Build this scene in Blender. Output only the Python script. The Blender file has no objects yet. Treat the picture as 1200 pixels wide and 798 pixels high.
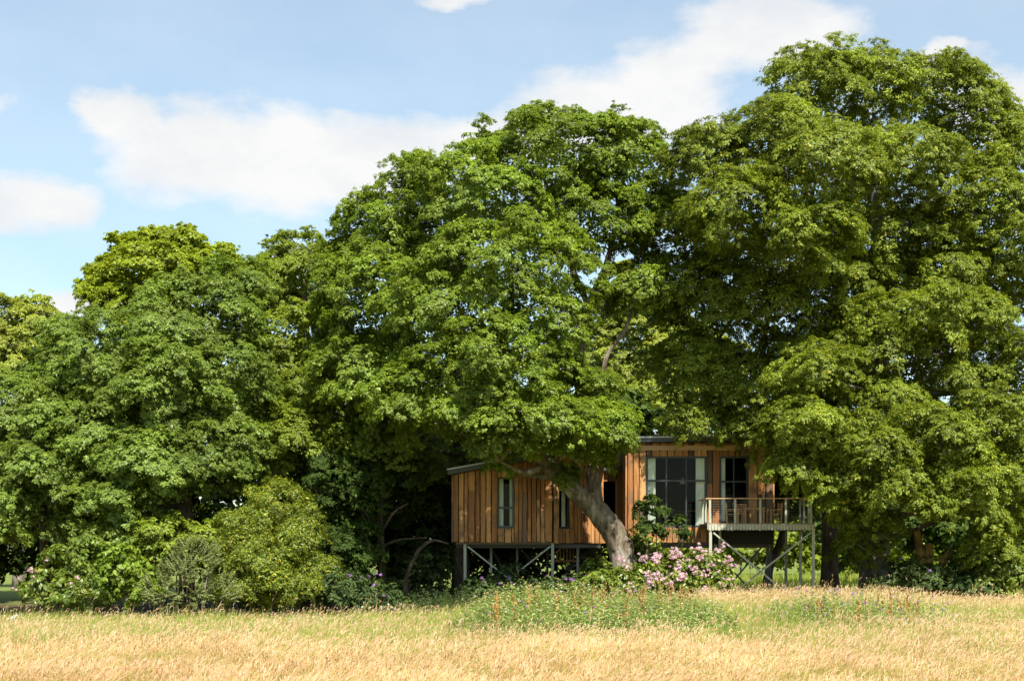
import bpy, math, random
import numpy as np
from mathutils import Vector, Matrix

RNG = np.random.default_rng(11)
random.seed(11)
SC = bpy.context.scene
COL = SC.collection

# ------------------------------------------------------------------ camera
FPX, CX, HY, CAMH = 1667.0, 600.0, 640.0, 2.6          # photo pixels per unit tangent, centre, horizon row, eye height
cam = bpy.data.cameras.new('camera')
cam.sensor_width = 36.0
cam.lens = 36.0 * FPX / 1200.0
cam.shift_y = (HY - 399.0) / 1200.0
cam.clip_end = 6000.0
camo = bpy.data.objects.new('camera', cam)
camo.location = (0, 0, CAMH)
camo.rotation_euler = (math.radians(90), 0, 0)
COL.objects.link(camo)
SC.camera = camo

# ------------------------------------------------------------------ sun and sky
SUN_EL, SUN_AZ = 50.0, 16.0                              # azimuth: degrees to the right of straight behind the camera
e_, a_ = math.radians(SUN_EL), math.radians(SUN_AZ)
TOSUN = Vector((math.sin(a_) * math.cos(e_), -math.cos(a_) * math.cos(e_), math.sin(e_)))
sl = bpy.data.lights.new('sun', 'SUN')
sl.energy = 4.8
sl.angle = math.radians(0.53)
sl.color = (1.0, 0.945, 0.85)
so = bpy.data.objects.new('sun', sl)
so.rotation_euler = TOSUN.to_track_quat('Z', 'Y').to_euler()
so.location = (30, -40, 60)
COL.objects.link(so)

SC.view_settings.view_transform = 'Standard'
SC.view_settings.look = 'None'
SC.view_settings.gamma = 1.0
SC.view_settings.use_curve_mapping = False
SC.view_settings.exposure = 0.98
SC.render.engine = 'CYCLES'
SC.cycles.max_bounces = 6
SC.cycles.diffuse_bounces = 3
SC.cycles.glossy_bounces = 2
SC.cycles.transmission_bounces = 4
SC.cycles.transparent_max_bounces = 6
SC.cycles.sample_clamp_indirect = 8.0


def pdir(px, py):
    return Vector(((px - CX) / FPX, 1.0, (HY - py) / FPX)).normalized()


def build_world():
    w = bpy.data.worlds.new('World')
    SC.world = w
    w.use_nodes = True
    nt = w.node_tree
    nt.nodes.clear()
    N, L = nt.nodes.new, nt.links.new
    out = N('ShaderNodeOutputWorld')
    sky = N('ShaderNodeTexSky')
    sky.sky_type = 'NISHITA'
    sky.sun_disc = False
    sky.sun_elevation = e_
    sky.sun_rotation = math.atan2(TOSUN.x, TOSUN.y)
    sky.altitude = 60
    sky.air_density = 1.0
    sky.dust_density = 0.6
    sky.ozone_density = 1.0
    bg = N('ShaderNodeBackground')
    bg.inputs['Strength'].default_value = 0.10
    tc = N('ShaderNodeTexCoord')
    tint = N('ShaderNodeVectorMath')
    tint.operation = 'MULTIPLY'
    tint.inputs[1].default_value = (0.90, 1.05, 1.0)
    L(sky.outputs[0], tint.inputs[0])
    L(tint.outputs[0], bg.inputs['Color'])

    def vm(op, a, b):
        n = N('ShaderNodeVectorMath')
        n.operation = op
        for i, v in enumerate((a, b)):
            if v is None:
                continue
            if isinstance(v, (tuple, Vector)):
                n.inputs[i].default_value = v
            else:
                L(v, n.inputs[i])
        return n.outputs['Value'] if op in ('LENGTH', 'DOT_PRODUCT') else n.outputs['Vector']

    def mt(op, a, b=None, c=None):
        n = N('ShaderNodeMath')
        n.operation = op
        for i, v in enumerate((a, b, c)):
            if v is None:
                continue
            if isinstance(v, (int, float)):
                n.inputs[i].default_value = v
            else:
                L(v, n.inputs[i])
        return n.outputs[0]

    def noise(scale, detail, rough, vec):
        n = N('ShaderNodeTexNoise')
        n.inputs['Scale'].default_value = scale
        n.inputs['Detail'].default_value = detail
        n.inputs['Roughness'].default_value = rough
        L(vec, n.inputs['Vector'])
        return n

    gen = tc.outputs['Generated']
    squash = vm('MULTIPLY', gen, (1.0, 1.0, 1.9))
    nw = noise(9.0, 6.0, 0.62, squash)
    warp = vm('MULTIPLY', vm('SUBTRACT', nw.outputs['Color'], (0.5, 0.5, 0.5)), (0.085, 0.085, 0.042))
    d = vm('ADD', gen, warp)
    fine = noise(26.0, 7.0, 0.6, squash)
    blobs = [(235, 175, 130, 58), (345, 190, 165, 60), (450, 182, 120, 52), (128, 122, 52, 34), (540, 172, 70, 34),
             (28, 230, 92, 34), (720, 128, 160, 52), (640, 160, 120, 36), (885, 36, 130, 40), (800, 80, 90, 40), (1200, 125, 85, 50),
             (1110, 70, 42, 14), (540, 4, 50, 13), (85, 360, 42, 18), (1260, 240, 90, 34), (-90, 120, 80, 30)]
    acc = None
    items = []
    for (px, py, rx, ry) in blobs:
        items.append((pdir(px, py), (FPX / (1.12 * rx), FPX / (1.12 * rx), FPX / (1.26 * ry))))
    rr = random.Random(5)
    for k in range(26):                                   # the same broken fair-weather cloud all the way round
        az = math.radians(28 + 304 * k / 25 + rr.uniform(-5, 5))
        el = math.radians(rr.choice([rr.uniform(4, 12), rr.uniform(10, 22), rr.uniform(18, 40)]))
        c = Vector((math.sin(az) * math.cos(el), math.cos(az) * math.cos(el), math.sin(el)))
        rx = rr.uniform(0.06, 0.14)
        items.append((c, (1 / rx, 1 / rx, 1 / (rx * 0.4))))
    for c, s in items:
        ln = vm('LENGTH', vm('MULTIPLY', vm('SUBTRACT', d, c), s), None)
        v = mt('SUBTRACT', 1.0, ln)
        acc = v if acc is None else mt('SMOOTH_MAX', acc, v, 0.25)
    f = mt('ADD', acc, mt('MULTIPLY', mt('SUBTRACT', fine.outputs['Fac'], 0.5), 0.75))
    mr = N('ShaderNodeMapRange')
    mr.interpolation_type = 'SMOOTHSTEP'
    mr.inputs['From Min'].default_value = -0.15
    mr.inputs['From Max'].default_value = 0.55
    mr.inputs['To Max'].default_value = 0.97
    L(f, mr.inputs['Value'])
    veil = mt('MAXIMUM', mr.outputs[0], 0.34)            # thin high haze over the whole sky
    cb = N('ShaderNodeBackground')
    cr = N('ShaderNodeValToRGB')
    cr.color_ramp.elements[0].position = 0.3
    cr.color_ramp.elements[0].color = (0.80, 0.84, 0.88, 1)
    cr.color_ramp.elements[1].position = 0.62
    cr.color_ramp.elements[1].color = (0.99, 0.985, 0.97, 1)
    n3 = noise(11.0, 5.0, 0.55, squash)
    L(n3.outputs['Fac'], cr.inputs['Fac'])
    L(cr.outputs['Color'], cb.inputs['Color'])
    cb.inputs['Strength'].default_value = 0.5
    mix = N('ShaderNodeMixShader')
    L(veil, mix.inputs['Fac'])
    L(bg.outputs[0], mix.inputs[1])
    L(cb.outputs[0], mix.inputs[2])
    L(mix.outputs[0], out.inputs['Surface'])


build_world()


# ------------------------------------------------------------------ helpers
def P(px, py, Y):
    """The point at depth Y that the photo shows at pixel (px, py)."""
    return Vector(((px - CX) * Y / FPX, Y, CAMH + (HY - py) * Y / FPX))


def XP(px, Y):
    return (px - CX) * Y / FPX


def ZP(py, Y):
    return CAMH + (HY - py) * Y / FPX


def sstep(a, b, x):
    t = np.clip((x - a) / (b - a), 0, 1)
    return t * t * (3 - 2 * t)


def wob(x, y, s=1.0, ph=0.0):
    return (np.sin(x * 0.9 * s + 1.3 * np.sin(y * 0.7 * s + ph) + ph) + np.sin(y * 1.1 * s + 1.7 * np.sin(x * 0.5 * s + 2 * ph) + 2.1)
            + 0.6 * np.sin((x + y) * 2.1 * s + ph * 3) + 0.6 * np.sin((x - 1.4 * y) * 1.7 * s + 4 + ph)) / 3.2


def zg(x, y):
    x = np.asarray(x, float)
    y = np.asarray(y, float)
    t = sstep(28, 52, y)
    b = 0.06 * np.exp(-((x - 10.5) / 7.5) ** 2) - 0.66 * (1 - sstep(-9, 9, x)) - 0.22 * sstep(14, 20, x)
    far = sstep(72, 90, y)
    return t * b * (1 - 0.6 * far) + 0.07 * wob(x, y, 0.35) + 0.03 * wob(x, y, 1.1, 2.0)


def zgf(x, y):
    return float(zg(x, y))


def put(o, label=None, category=None, group=None, kind=None):
    for k, v in (('label', label), ('category', category), ('group', group), ('kind', kind)):
        if v:
            o[k] = v
    return o


def link(name, me, mats, parent=None):
    o = bpy.data.objects.new(name, me)
    COL.objects.link(o)
    for m in (mats if isinstance(mats, (list, tuple)) else [mats]):
        me.materials.append(m)
    if parent is not None:
        o.parent = parent
        o.matrix_parent_inverse = Matrix.Translation(-Vector(parent.location)) if parent.type == 'EMPTY' else Matrix.Identity(4)
    return o


def empty(name, loc, label, category, group=None):
    o = bpy.data.objects.new(name, None)
    o.location = loc
    o.empty_display_size = 0.2
    COL.objects.link(o)
    return put(o, label, category, group)


def mesh_np(name, verts, faces_n, nper):
    """verts (V,3); faces_n (F,nper) ints."""
    me = bpy.data.meshes.new(name)
    verts = np.ascontiguousarray(verts, dtype=np.float32)
    faces_n = np.ascontiguousarray(faces_n, dtype=np.int32)
    me.vertices.add(len(verts))
    me.vertices.foreach_set('co', verts.ravel())
    me.loops.add(faces_n.size)
    me.loops.foreach_set('vertex_index', faces_n.ravel())
    me.polygons.add(len(faces_n))
    me.polygons.foreach_set('loop_start', np.arange(0, faces_n.size, nper, dtype=np.int32))
    me.update(calc_edges=True)
    return me


class MB:
    def __init__(self):
        self.v, self.f, self.sm = [], [], []

    def box(self, x0, x1, y0, y1, z0, z1):
        n = len(self.v)
        self.v += [(x0, y0, z0), (x1, y0, z0), (x1, y1, z0), (x0, y1, z0), (x0, y0, z1), (x1, y0, z1), (x1, y1, z1), (x0, y1, z1)]
        self.f += [[n + i for i in q] for q in ((0, 3, 2, 1), (4, 5, 6, 7), (0, 1, 5, 4), (1, 2, 6, 5), (2, 3, 7, 6), (3, 0, 4, 7))]
        return self

    def bar(self, p0, p1, w, h=None, up=Vector((0, 0, 1))):
        h = h or w
        p0, p1 = Vector(p0), Vector(p1)
        d = (p1 - p0).normalized()
        if abs(d.dot(up)) > 0.98:
            up = Vector((0, 1, 0))
        s = d.cross(up).normalized()
        u = s.cross(d).normalized()
        n = len(self.v)
        for p in (p0, p1):
            for a, b in ((-1, -1), (1, -1), (1, 1), (-1, 1)):
                self.v.append(tuple(p + s * (a * w / 2) + u * (b * h / 2)))
        self.f += [[n + i for i in q] for q in ((0, 1, 2, 3), (7, 6, 5, 4), (0, 4, 5, 1), (1, 5, 6, 2), (2, 6, 7, 3), (3, 7, 4, 0))]
        return self

    def tube(self, pts, rad, sides=8, lump=0.0, flare=None):
        pts = [Vector(p) for p in pts]
        n0 = len(self.v)
        ref = Vector((0.31, 0.9, 0.2)).normalized()
        ph = random.uniform(0, 6.28)
        for i, p in enumerate(pts):
            d = (pts[min(i + 1, len(pts) - 1)] - pts[max(i - 1, 0)])
            d = d.normalized() if d.length > 1e-6 else Vector((0, 0, 1))
            s = d.cross(ref)
            s = s.normalized() if s.length > 1e-4 else Vector((1, 0, 0))
            u = s.cross(d)
            for k in range(sides):
                a = 2 * math.pi * k / sides
                r = rad[i]
                if lump:
                    r *= 1 + lump * (math.sin(3 * a + ph + i * 0.35) * 0.6 + math.sin(5 * a + i * 0.8 + 2 * ph) * 0.4) + random.uniform(-lump, lump) * 0.35
                if flare and i < len(flare):
                    r *= 1 + flare[i] * (0.55 + 0.45 * math.sin(4 * a + ph))
                self.v.append(tuple(p + (s * math.cos(a) + u * math.sin(a)) * r))
        for i in range(len(pts) - 1):
            for k in range(sides):
                a, b = n0 + i * sides + k, n0 + i * sides + (k + 1) % sides
                self.f.append([a, b, b + sides, a + sides])
        self.f.append([n0 + k for k in range(sides)][::-1])
        self.f.append([n0 + (len(pts) - 1) * sides + k for k in range(sides)])
        return self

    def mesh(self, name, smooth=False):
        me = bpy.data.meshes.new(name)
        me.from_pydata(self.v, [], self.f)
        if smooth:
            me.polygons.foreach_set('use_smooth', [True] * len(me.polygons))
        me.update()
        return me

    def build(self, name, mat, parent=None, smooth=False):
        return link(name, self.mesh(name, smooth), mat, parent)


def bez(p, q, c, n):
    return [(p * (1 - t) ** 2 + c * (2 * t * (1 - t)) + q * t * t) for t in [i / (n - 1) for i in range(n)]]


def resample(pts, rad, n):
    """Smooth path through control points (Catmull-Rom)."""
    P_ = [np.array(p, float) for p in pts]
    P_ = [2 * P_[0] - P_[1]] + P_ + [2 * P_[-1] - P_[-2]]
    seg = len(pts) - 1
    out, ro = [], []
    for i in range(n):
        t = i / (n - 1) * seg
        k = min(int(t), seg - 1)
        u = t - k
        p0, p1, p2, p3 = P_[k], P_[k + 1], P_[k + 2], P_[k + 3]
        out.append(0.5 * (2 * p1 + (p2 - p0) * u + (2 * p0 - 5 * p1 + 4 * p2 - p3) * u * u + (3 * p1 - p0 - 3 * p2 + p3) * u ** 3))
        ro.append(rad[k] * (1 - u) + rad[k + 1] * u)
    return [Vector(o) for o in out], ro


# ------------------------------------------------------------------ materials
def newmat(name):
    m = bpy.data.materials.new(name)
    m.use_nodes = True
    m.node_tree.nodes.clear()
    return m, m.node_tree.nodes.new, m.node_tree.links.new


def ramp(N, stops, interp='LINEAR'):
    r = N('ShaderNodeValToRGB')
    r.color_ramp.interpolation = interp
    el = r.color_ramp.elements
    while len(el) < len(stops):
        el.new(0.5)
    for e, (p, c) in zip(el, stops):
        e.position = p
        e.color = (c[0], c[1], c[2], 1)
    return r


def leaf_mat(name, stops, trans=0.34, rough=0.45, spec=0.35, hue_scale=0.35, tint=(0.78, 1.2), clumpy=True):
    """Leaves: each one its own tone, slow drift of tone through the crown, light shining through."""
    m, N, L = newmat(name)
    geo = N('ShaderNodeNewGeometry')
    rp = ramp(N, stops)
    L(geo.outputs['Random Per Island'], rp.inputs['Fac'])
    nz = N('ShaderNodeTexNoise')
    nz.inputs['Scale'].default_value = hue_scale
    nz.inputs['Detail'].default_value = 2
    L(geo.outputs['Position'], nz.inputs['Vector'])
    mr = N('ShaderNodeMapRange')
    mr.inputs['From Min'].default_value = 0.3
    mr.inputs['From Max'].default_value = 0.7
    mr.inputs['To Min'].default_value = tint[0]
    mr.inputs['To Max'].default_value = tint[1]
    L(nz.outputs['Fac'], mr.inputs['Value'])
    oi = N('ShaderNodeObjectInfo')
    m2 = N('ShaderNodeMapRange')
    m2.inputs['To Min'].default_value = 0.84
    m2.inputs['To Max'].default_value = 1.16
    L(oi.outputs['Random'], m2.inputs['Value'])
    mm = N('ShaderNodeMath')
    mm.operation = 'MULTIPLY'
    L(mr.outputs[0], mm.inputs[0])
    L(m2.outputs[0], mm.inputs[1])
    mx = N('ShaderNodeVectorMath')
    mx.operation = 'SCALE'
    L(rp.outputs['Color'], mx.inputs[0])
    L(mm.outputs[0] if clumpy else mr.outputs[0], mx.inputs['Scale'])
    b = N('ShaderNodeBsdfPrincipled')
    b.inputs['Roughness'].default_value = rough
    b.inputs['Specular IOR Level'].default_value = spec
    L(mx.outputs[0], b.inputs['Base Color'])
    t = N('ShaderNodeBsdfTranslucent')
    tcol = N('ShaderNodeVectorMath')
    tcol.operation = 'MULTIPLY'
    tcol.inputs[1].default_value = (1.35, 1.3, 0.55)
    L(mx.outputs[0], tcol.inputs[0])
    L(tcol.outputs[0], t.inputs['Color'])
    ms = N('ShaderNodeMixShader')
    ms.inputs['Fac'].default_value = trans
    L(b.outputs[0], ms.inputs[1])
    L(t.outputs[0], ms.inputs[2])
    o = N('ShaderNodeOutputMaterial')
    L(ms.outputs[0], o.inputs['Surface'])
    return m


def bark_mat(name, c0, c1, c2, scale=3.0):
    m, N, L = newmat(name)
    tc = N('ShaderNodeTexCoord')
    mp = N('ShaderNodeMapping')
    mp.inputs['Scale'].default_value = (1, 1, 0.22)
    L(tc.outputs['Object'], mp.inputs['Vector'])
    n1 = N('ShaderNodeTexNoise')
    n1.inputs['Scale'].default_value = scale * 1.9
    n1.inputs['Detail'].default_value = 8
    n1.inputs['Roughness'].default_value = 0.7
    L(mp.outputs[0], n1.inputs['Vector'])
    n2 = N('ShaderNodeTexNoise')
    n2.inputs['Scale'].default_value = 0.9
    n2.inputs['Detail'].default_value = 5
    L(tc.outputs['Object'], n2.inputs['Vector'])
    r = ramp(N, [(0.38, c0), (0.5, c1), (0.62, c2)])
    mx = N('ShaderNodeMix')
    mx.data_type = 'FLOAT'
    mx.inputs[0].default_value = 0.45
    L(n1.outputs['Fac'], mx.inputs[2])
    L(n2.outputs['Fac'], mx.inputs[3])
    L(mx.outputs[0], r.inputs['Fac'])
    b = N('ShaderNodeBsdfPrincipled')
    b.inputs['Roughness'].default_value = 0.9
    b.inputs['Specular IOR Level'].default_value = 0.15
    L(r.outputs['Color'], b.inputs['Base Color'])
    bp = N('ShaderNodeBump')
    bp.inputs['Strength'].default_value = 1.0
    bp.inputs['Distance'].default_value = 0.25
    L(n1.outputs['Fac'], bp.inputs['Height'])
    L(bp.outputs[0], b.inputs['Normal'])
    o = N('ShaderNodeOutputMaterial')
    L(b.outputs[0], o.inputs['Surface'])
    return m


def plain_mat(name, col, rough=0.5, metal=0.0, var=0.12, scale=6.0, spec=0.4, stretch=(1, 1, 1), bump=0.0):
    m, N, L = newmat(name)
    tc = N('ShaderNodeTexCoord')
    mp = N('ShaderNodeMapping')
    mp.inputs['Scale'].default_value = stretch
    L(tc.outputs['Object'], mp.inputs['Vector'])
    n = N('ShaderNodeTexNoise')
    n.inputs['Scale'].default_value = scale
    n.inputs['Detail'].default_value = 6
    n.inputs['Roughness'].default_value = 0.65
    L(mp.outputs[0], n.inputs['Vector'])
    lo = [c * (1 - var) for c in col]
    hi = [min(1, c * (1 + var)) for c in col]
    r = ramp(N, [(0.3, lo), (0.7, hi)])
    L(n.outputs['Fac'], r.inputs['Fac'])
    b = N('ShaderNodeBsdfPrincipled')
    b.inputs['Roughness'].default_value = rough
    b.inputs['Metallic'].default_value = metal
    b.inputs['Specular IOR Level'].default_value = spec
    L(r.outputs['Color'], b.inputs['Base Color'])
    if bump:
        bp = N('ShaderNodeBump')
        bp.inputs['Strength'].default_value = bump
        bp.inputs['Distance'].default_value = 0.02
        L(n.outputs['Fac'], bp.inputs['Height'])
        L(bp.outputs[0], b.inputs['Normal'])
    o = N('ShaderNodeOutputMaterial')
    L(b.outputs[0], o.inputs['Surface'])
    return m


def board_mat(name, stops):
    """Rough sawn larch: every board its own tone, long grain, knots, grey weathering that runs with the grain."""
    m, N, L = newmat(name)
    oi = N('ShaderNodeObjectInfo')
    rp = ramp(N, stops, 'CONSTANT')
    L(oi.outputs['Random'], rp.inputs['Fac'])
    tc = N('ShaderNodeTexCoord')
    off = N('ShaderNodeVectorMath')
    off.operation = 'ADD'
    L(tc.outputs['Object'], off.inputs[0])
    cmb = N('ShaderNodeCombineXYZ')
    mu = N('ShaderNodeMath')
    mu.operation = 'MULTIPLY'
    mu.inputs[1].default_value = 37.0
    L(oi.outputs['Random'], mu.inputs[0])
    L(mu.outputs[0], cmb.inputs['Z'])
    L(mu.outputs[0], cmb.inputs['X'])
    L(cmb.outputs[0], off.inputs[1])
    mp = N('ShaderNodeMapping')
    mp.inputs['Scale'].default_value = (11, 11, 0.45)
    L(off.outputs[0], mp.inputs['Vector'])
    n1 = N('ShaderNodeTexNoise')
    n1.inputs['Scale'].default_value = 1.0
    n1.inputs['Detail'].default_value = 7
    n1.inputs['Roughness'].default_value = 0.7
    n1.inputs['Distortion'].default_value = 0.6
    L(mp.outputs[0], n1.inputs['Vector'])
    g = ramp(N, [(0.3, (0.30, 0.26, 0.23)), (0.45, (0.85, 0.82, 0.78)), (0.6, (1.1, 1.06, 1.0)), (0.75, (1.5, 1.42, 1.3))])
    L(n1.outputs['Fac'], g.inputs['Fac'])
    mx = N('ShaderNodeVectorMath')
    mx.operation = 'MULTIPLY'
    L(rp.outputs['Color'], mx.inputs[0])
    L(g.outputs['Color'], mx.inputs[1])
    vo = N('ShaderNodeTexNoise')
    vo.inputs['Scale'].default_value = 1.3
    vo.inputs['Detail'].default_value = 4
    L(off.outputs[0], vo.inputs['Vector'])
    kr = ramp(N, [(0.5, (0, 0, 0)), (0.68, (0.9, 0.9, 0.9))])
    L(vo.outputs['Fac'], kr.inputs['Fac'])
    wx = N('ShaderNodeMix')
    wx.data_type = 'RGBA'
    L(kr.outputs['Color'], wx.inputs[0])
    L(mx.outputs[0], wx.inputs[6])
    wx.inputs[7].default_value = (0.15, 0.09, 0.05, 1)
    b = N('ShaderNodeBsdfPrincipled')
    b.inputs['Roughness'].default_value = 0.72
    b.inputs['Specular IOR Level'].default_value = 0.25
    L(wx.outputs[2], b.inputs['Base Color'])
    bp = N('ShaderNodeBump')
    bp.inputs['Strength'].default_value = 0.6
    bp.inputs['Distance'].default_value = 0.015
    L(n1.outputs['Fac'], bp.inputs['Height'])
    L(bp.outputs[0], b.inputs['Normal'])
    o = N('ShaderNodeOutputMaterial')
    L(b.outputs[0], o.inputs['Surface'])
    return m


def glass_mat():
    m, N, L = newmat('window_glass')
    f = N('ShaderNodeFresnel')
    f.inputs['IOR'].default_value = 1.3
    ad = N('ShaderNodeMath')
    ad.operation = 'MULTIPLY'
    ad.inputs[1].default_value = 0.6
    L(f.outputs[0], ad.inputs[0])
    tr = N('ShaderNodeBsdfTransparent')
    tr.inputs['Color'].default_value = (0.94, 0.97, 0.95, 1)
    gl = N('ShaderNodeBsdfGlossy')
    gl.inputs['Roughness'].default_value = 0.02
    mx = N('ShaderNodeMixShader')
    L(ad.outputs[0], mx.inputs['Fac'])
    L(tr.outputs[0], mx.inputs[1])
    L(gl.outputs[0], mx.inputs[2])
    o = N('ShaderNodeOutputMaterial')
    L(mx.outputs[0], o.inputs['Surface'])
    return m


def ground_mat():
    m, N, L = newmat('meadow_soil')
    geo = N('ShaderNodeNewGeometry')
    n = N('ShaderNodeTexNoise')
    n.inputs['Scale'].default_value = 0.5
    n.inputs['Detail'].default_value = 8
    n.inputs['Roughness'].default_value = 0.7
    L(geo.outputs['Position'], n.inputs['Vector'])
    r1 = ramp(N, [(0.35, (0.15, 0.15, 0.045)), (0.5, (0.26, 0.21, 0.09)), (0.65, (0.36, 0.27, 0.13))])
    L(n.outputs['Fac'], r1.inputs['Fac'])
    r2 = ramp(N, [(0.35, (0.035, 0.028, 0.018)), (0.6, (0.085, 0.062, 0.035))])      # leaf mould under the trees
    L(n.outputs['Fac'], r2.inputs['Fac'])
    r3 = ramp(N, [(0.3, (0.09, 0.13, 0.025)), (0.7, (0.19, 0.22, 0.05))])           # cut grass of the far clearing
    L(n.outputs['Fac'], r3.inputs['Fac'])
    sp = N('ShaderNodeSeparateXYZ')
    L(geo.outputs['Position'], sp.inputs[0])

    def band(a, b):
        q = N('ShaderNodeMapRange')
        q.inputs['From Min'].default_value = a
        q.inputs['From Max'].default_value = b
        L(sp.outputs['Y'], q.inputs['Value'])
        return q.outputs[0]
    x1 = N('ShaderNodeMix')
    x1.data_type = 'RGBA'
    L(band(58.5, 62), x1.inputs[0])
    L(r1.outputs['Color'], x1.inputs[6])
    L(r2.outputs['Color'], x1.inputs[7])
    x2 = N('ShaderNodeMix')
    x2.data_type = 'RGBA'
    L(band(76, 82), x2.inputs[0])
    L(x1.outputs[2], x2.inputs[6])
    L(r3.outputs['Color'], x2.inputs[7])
    b = N('ShaderNodeBsdfPrincipled')
    b.inputs['Roughness'].default_value = 0.95
    b.inputs['Specular IOR Level'].default_value = 0.1
    L(x2.outputs[2], b.inputs['Base Color'])
    o = N('ShaderNodeOutputMaterial')
    L(b.outputs[0], o.inputs['Surface'])
    return m


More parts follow.
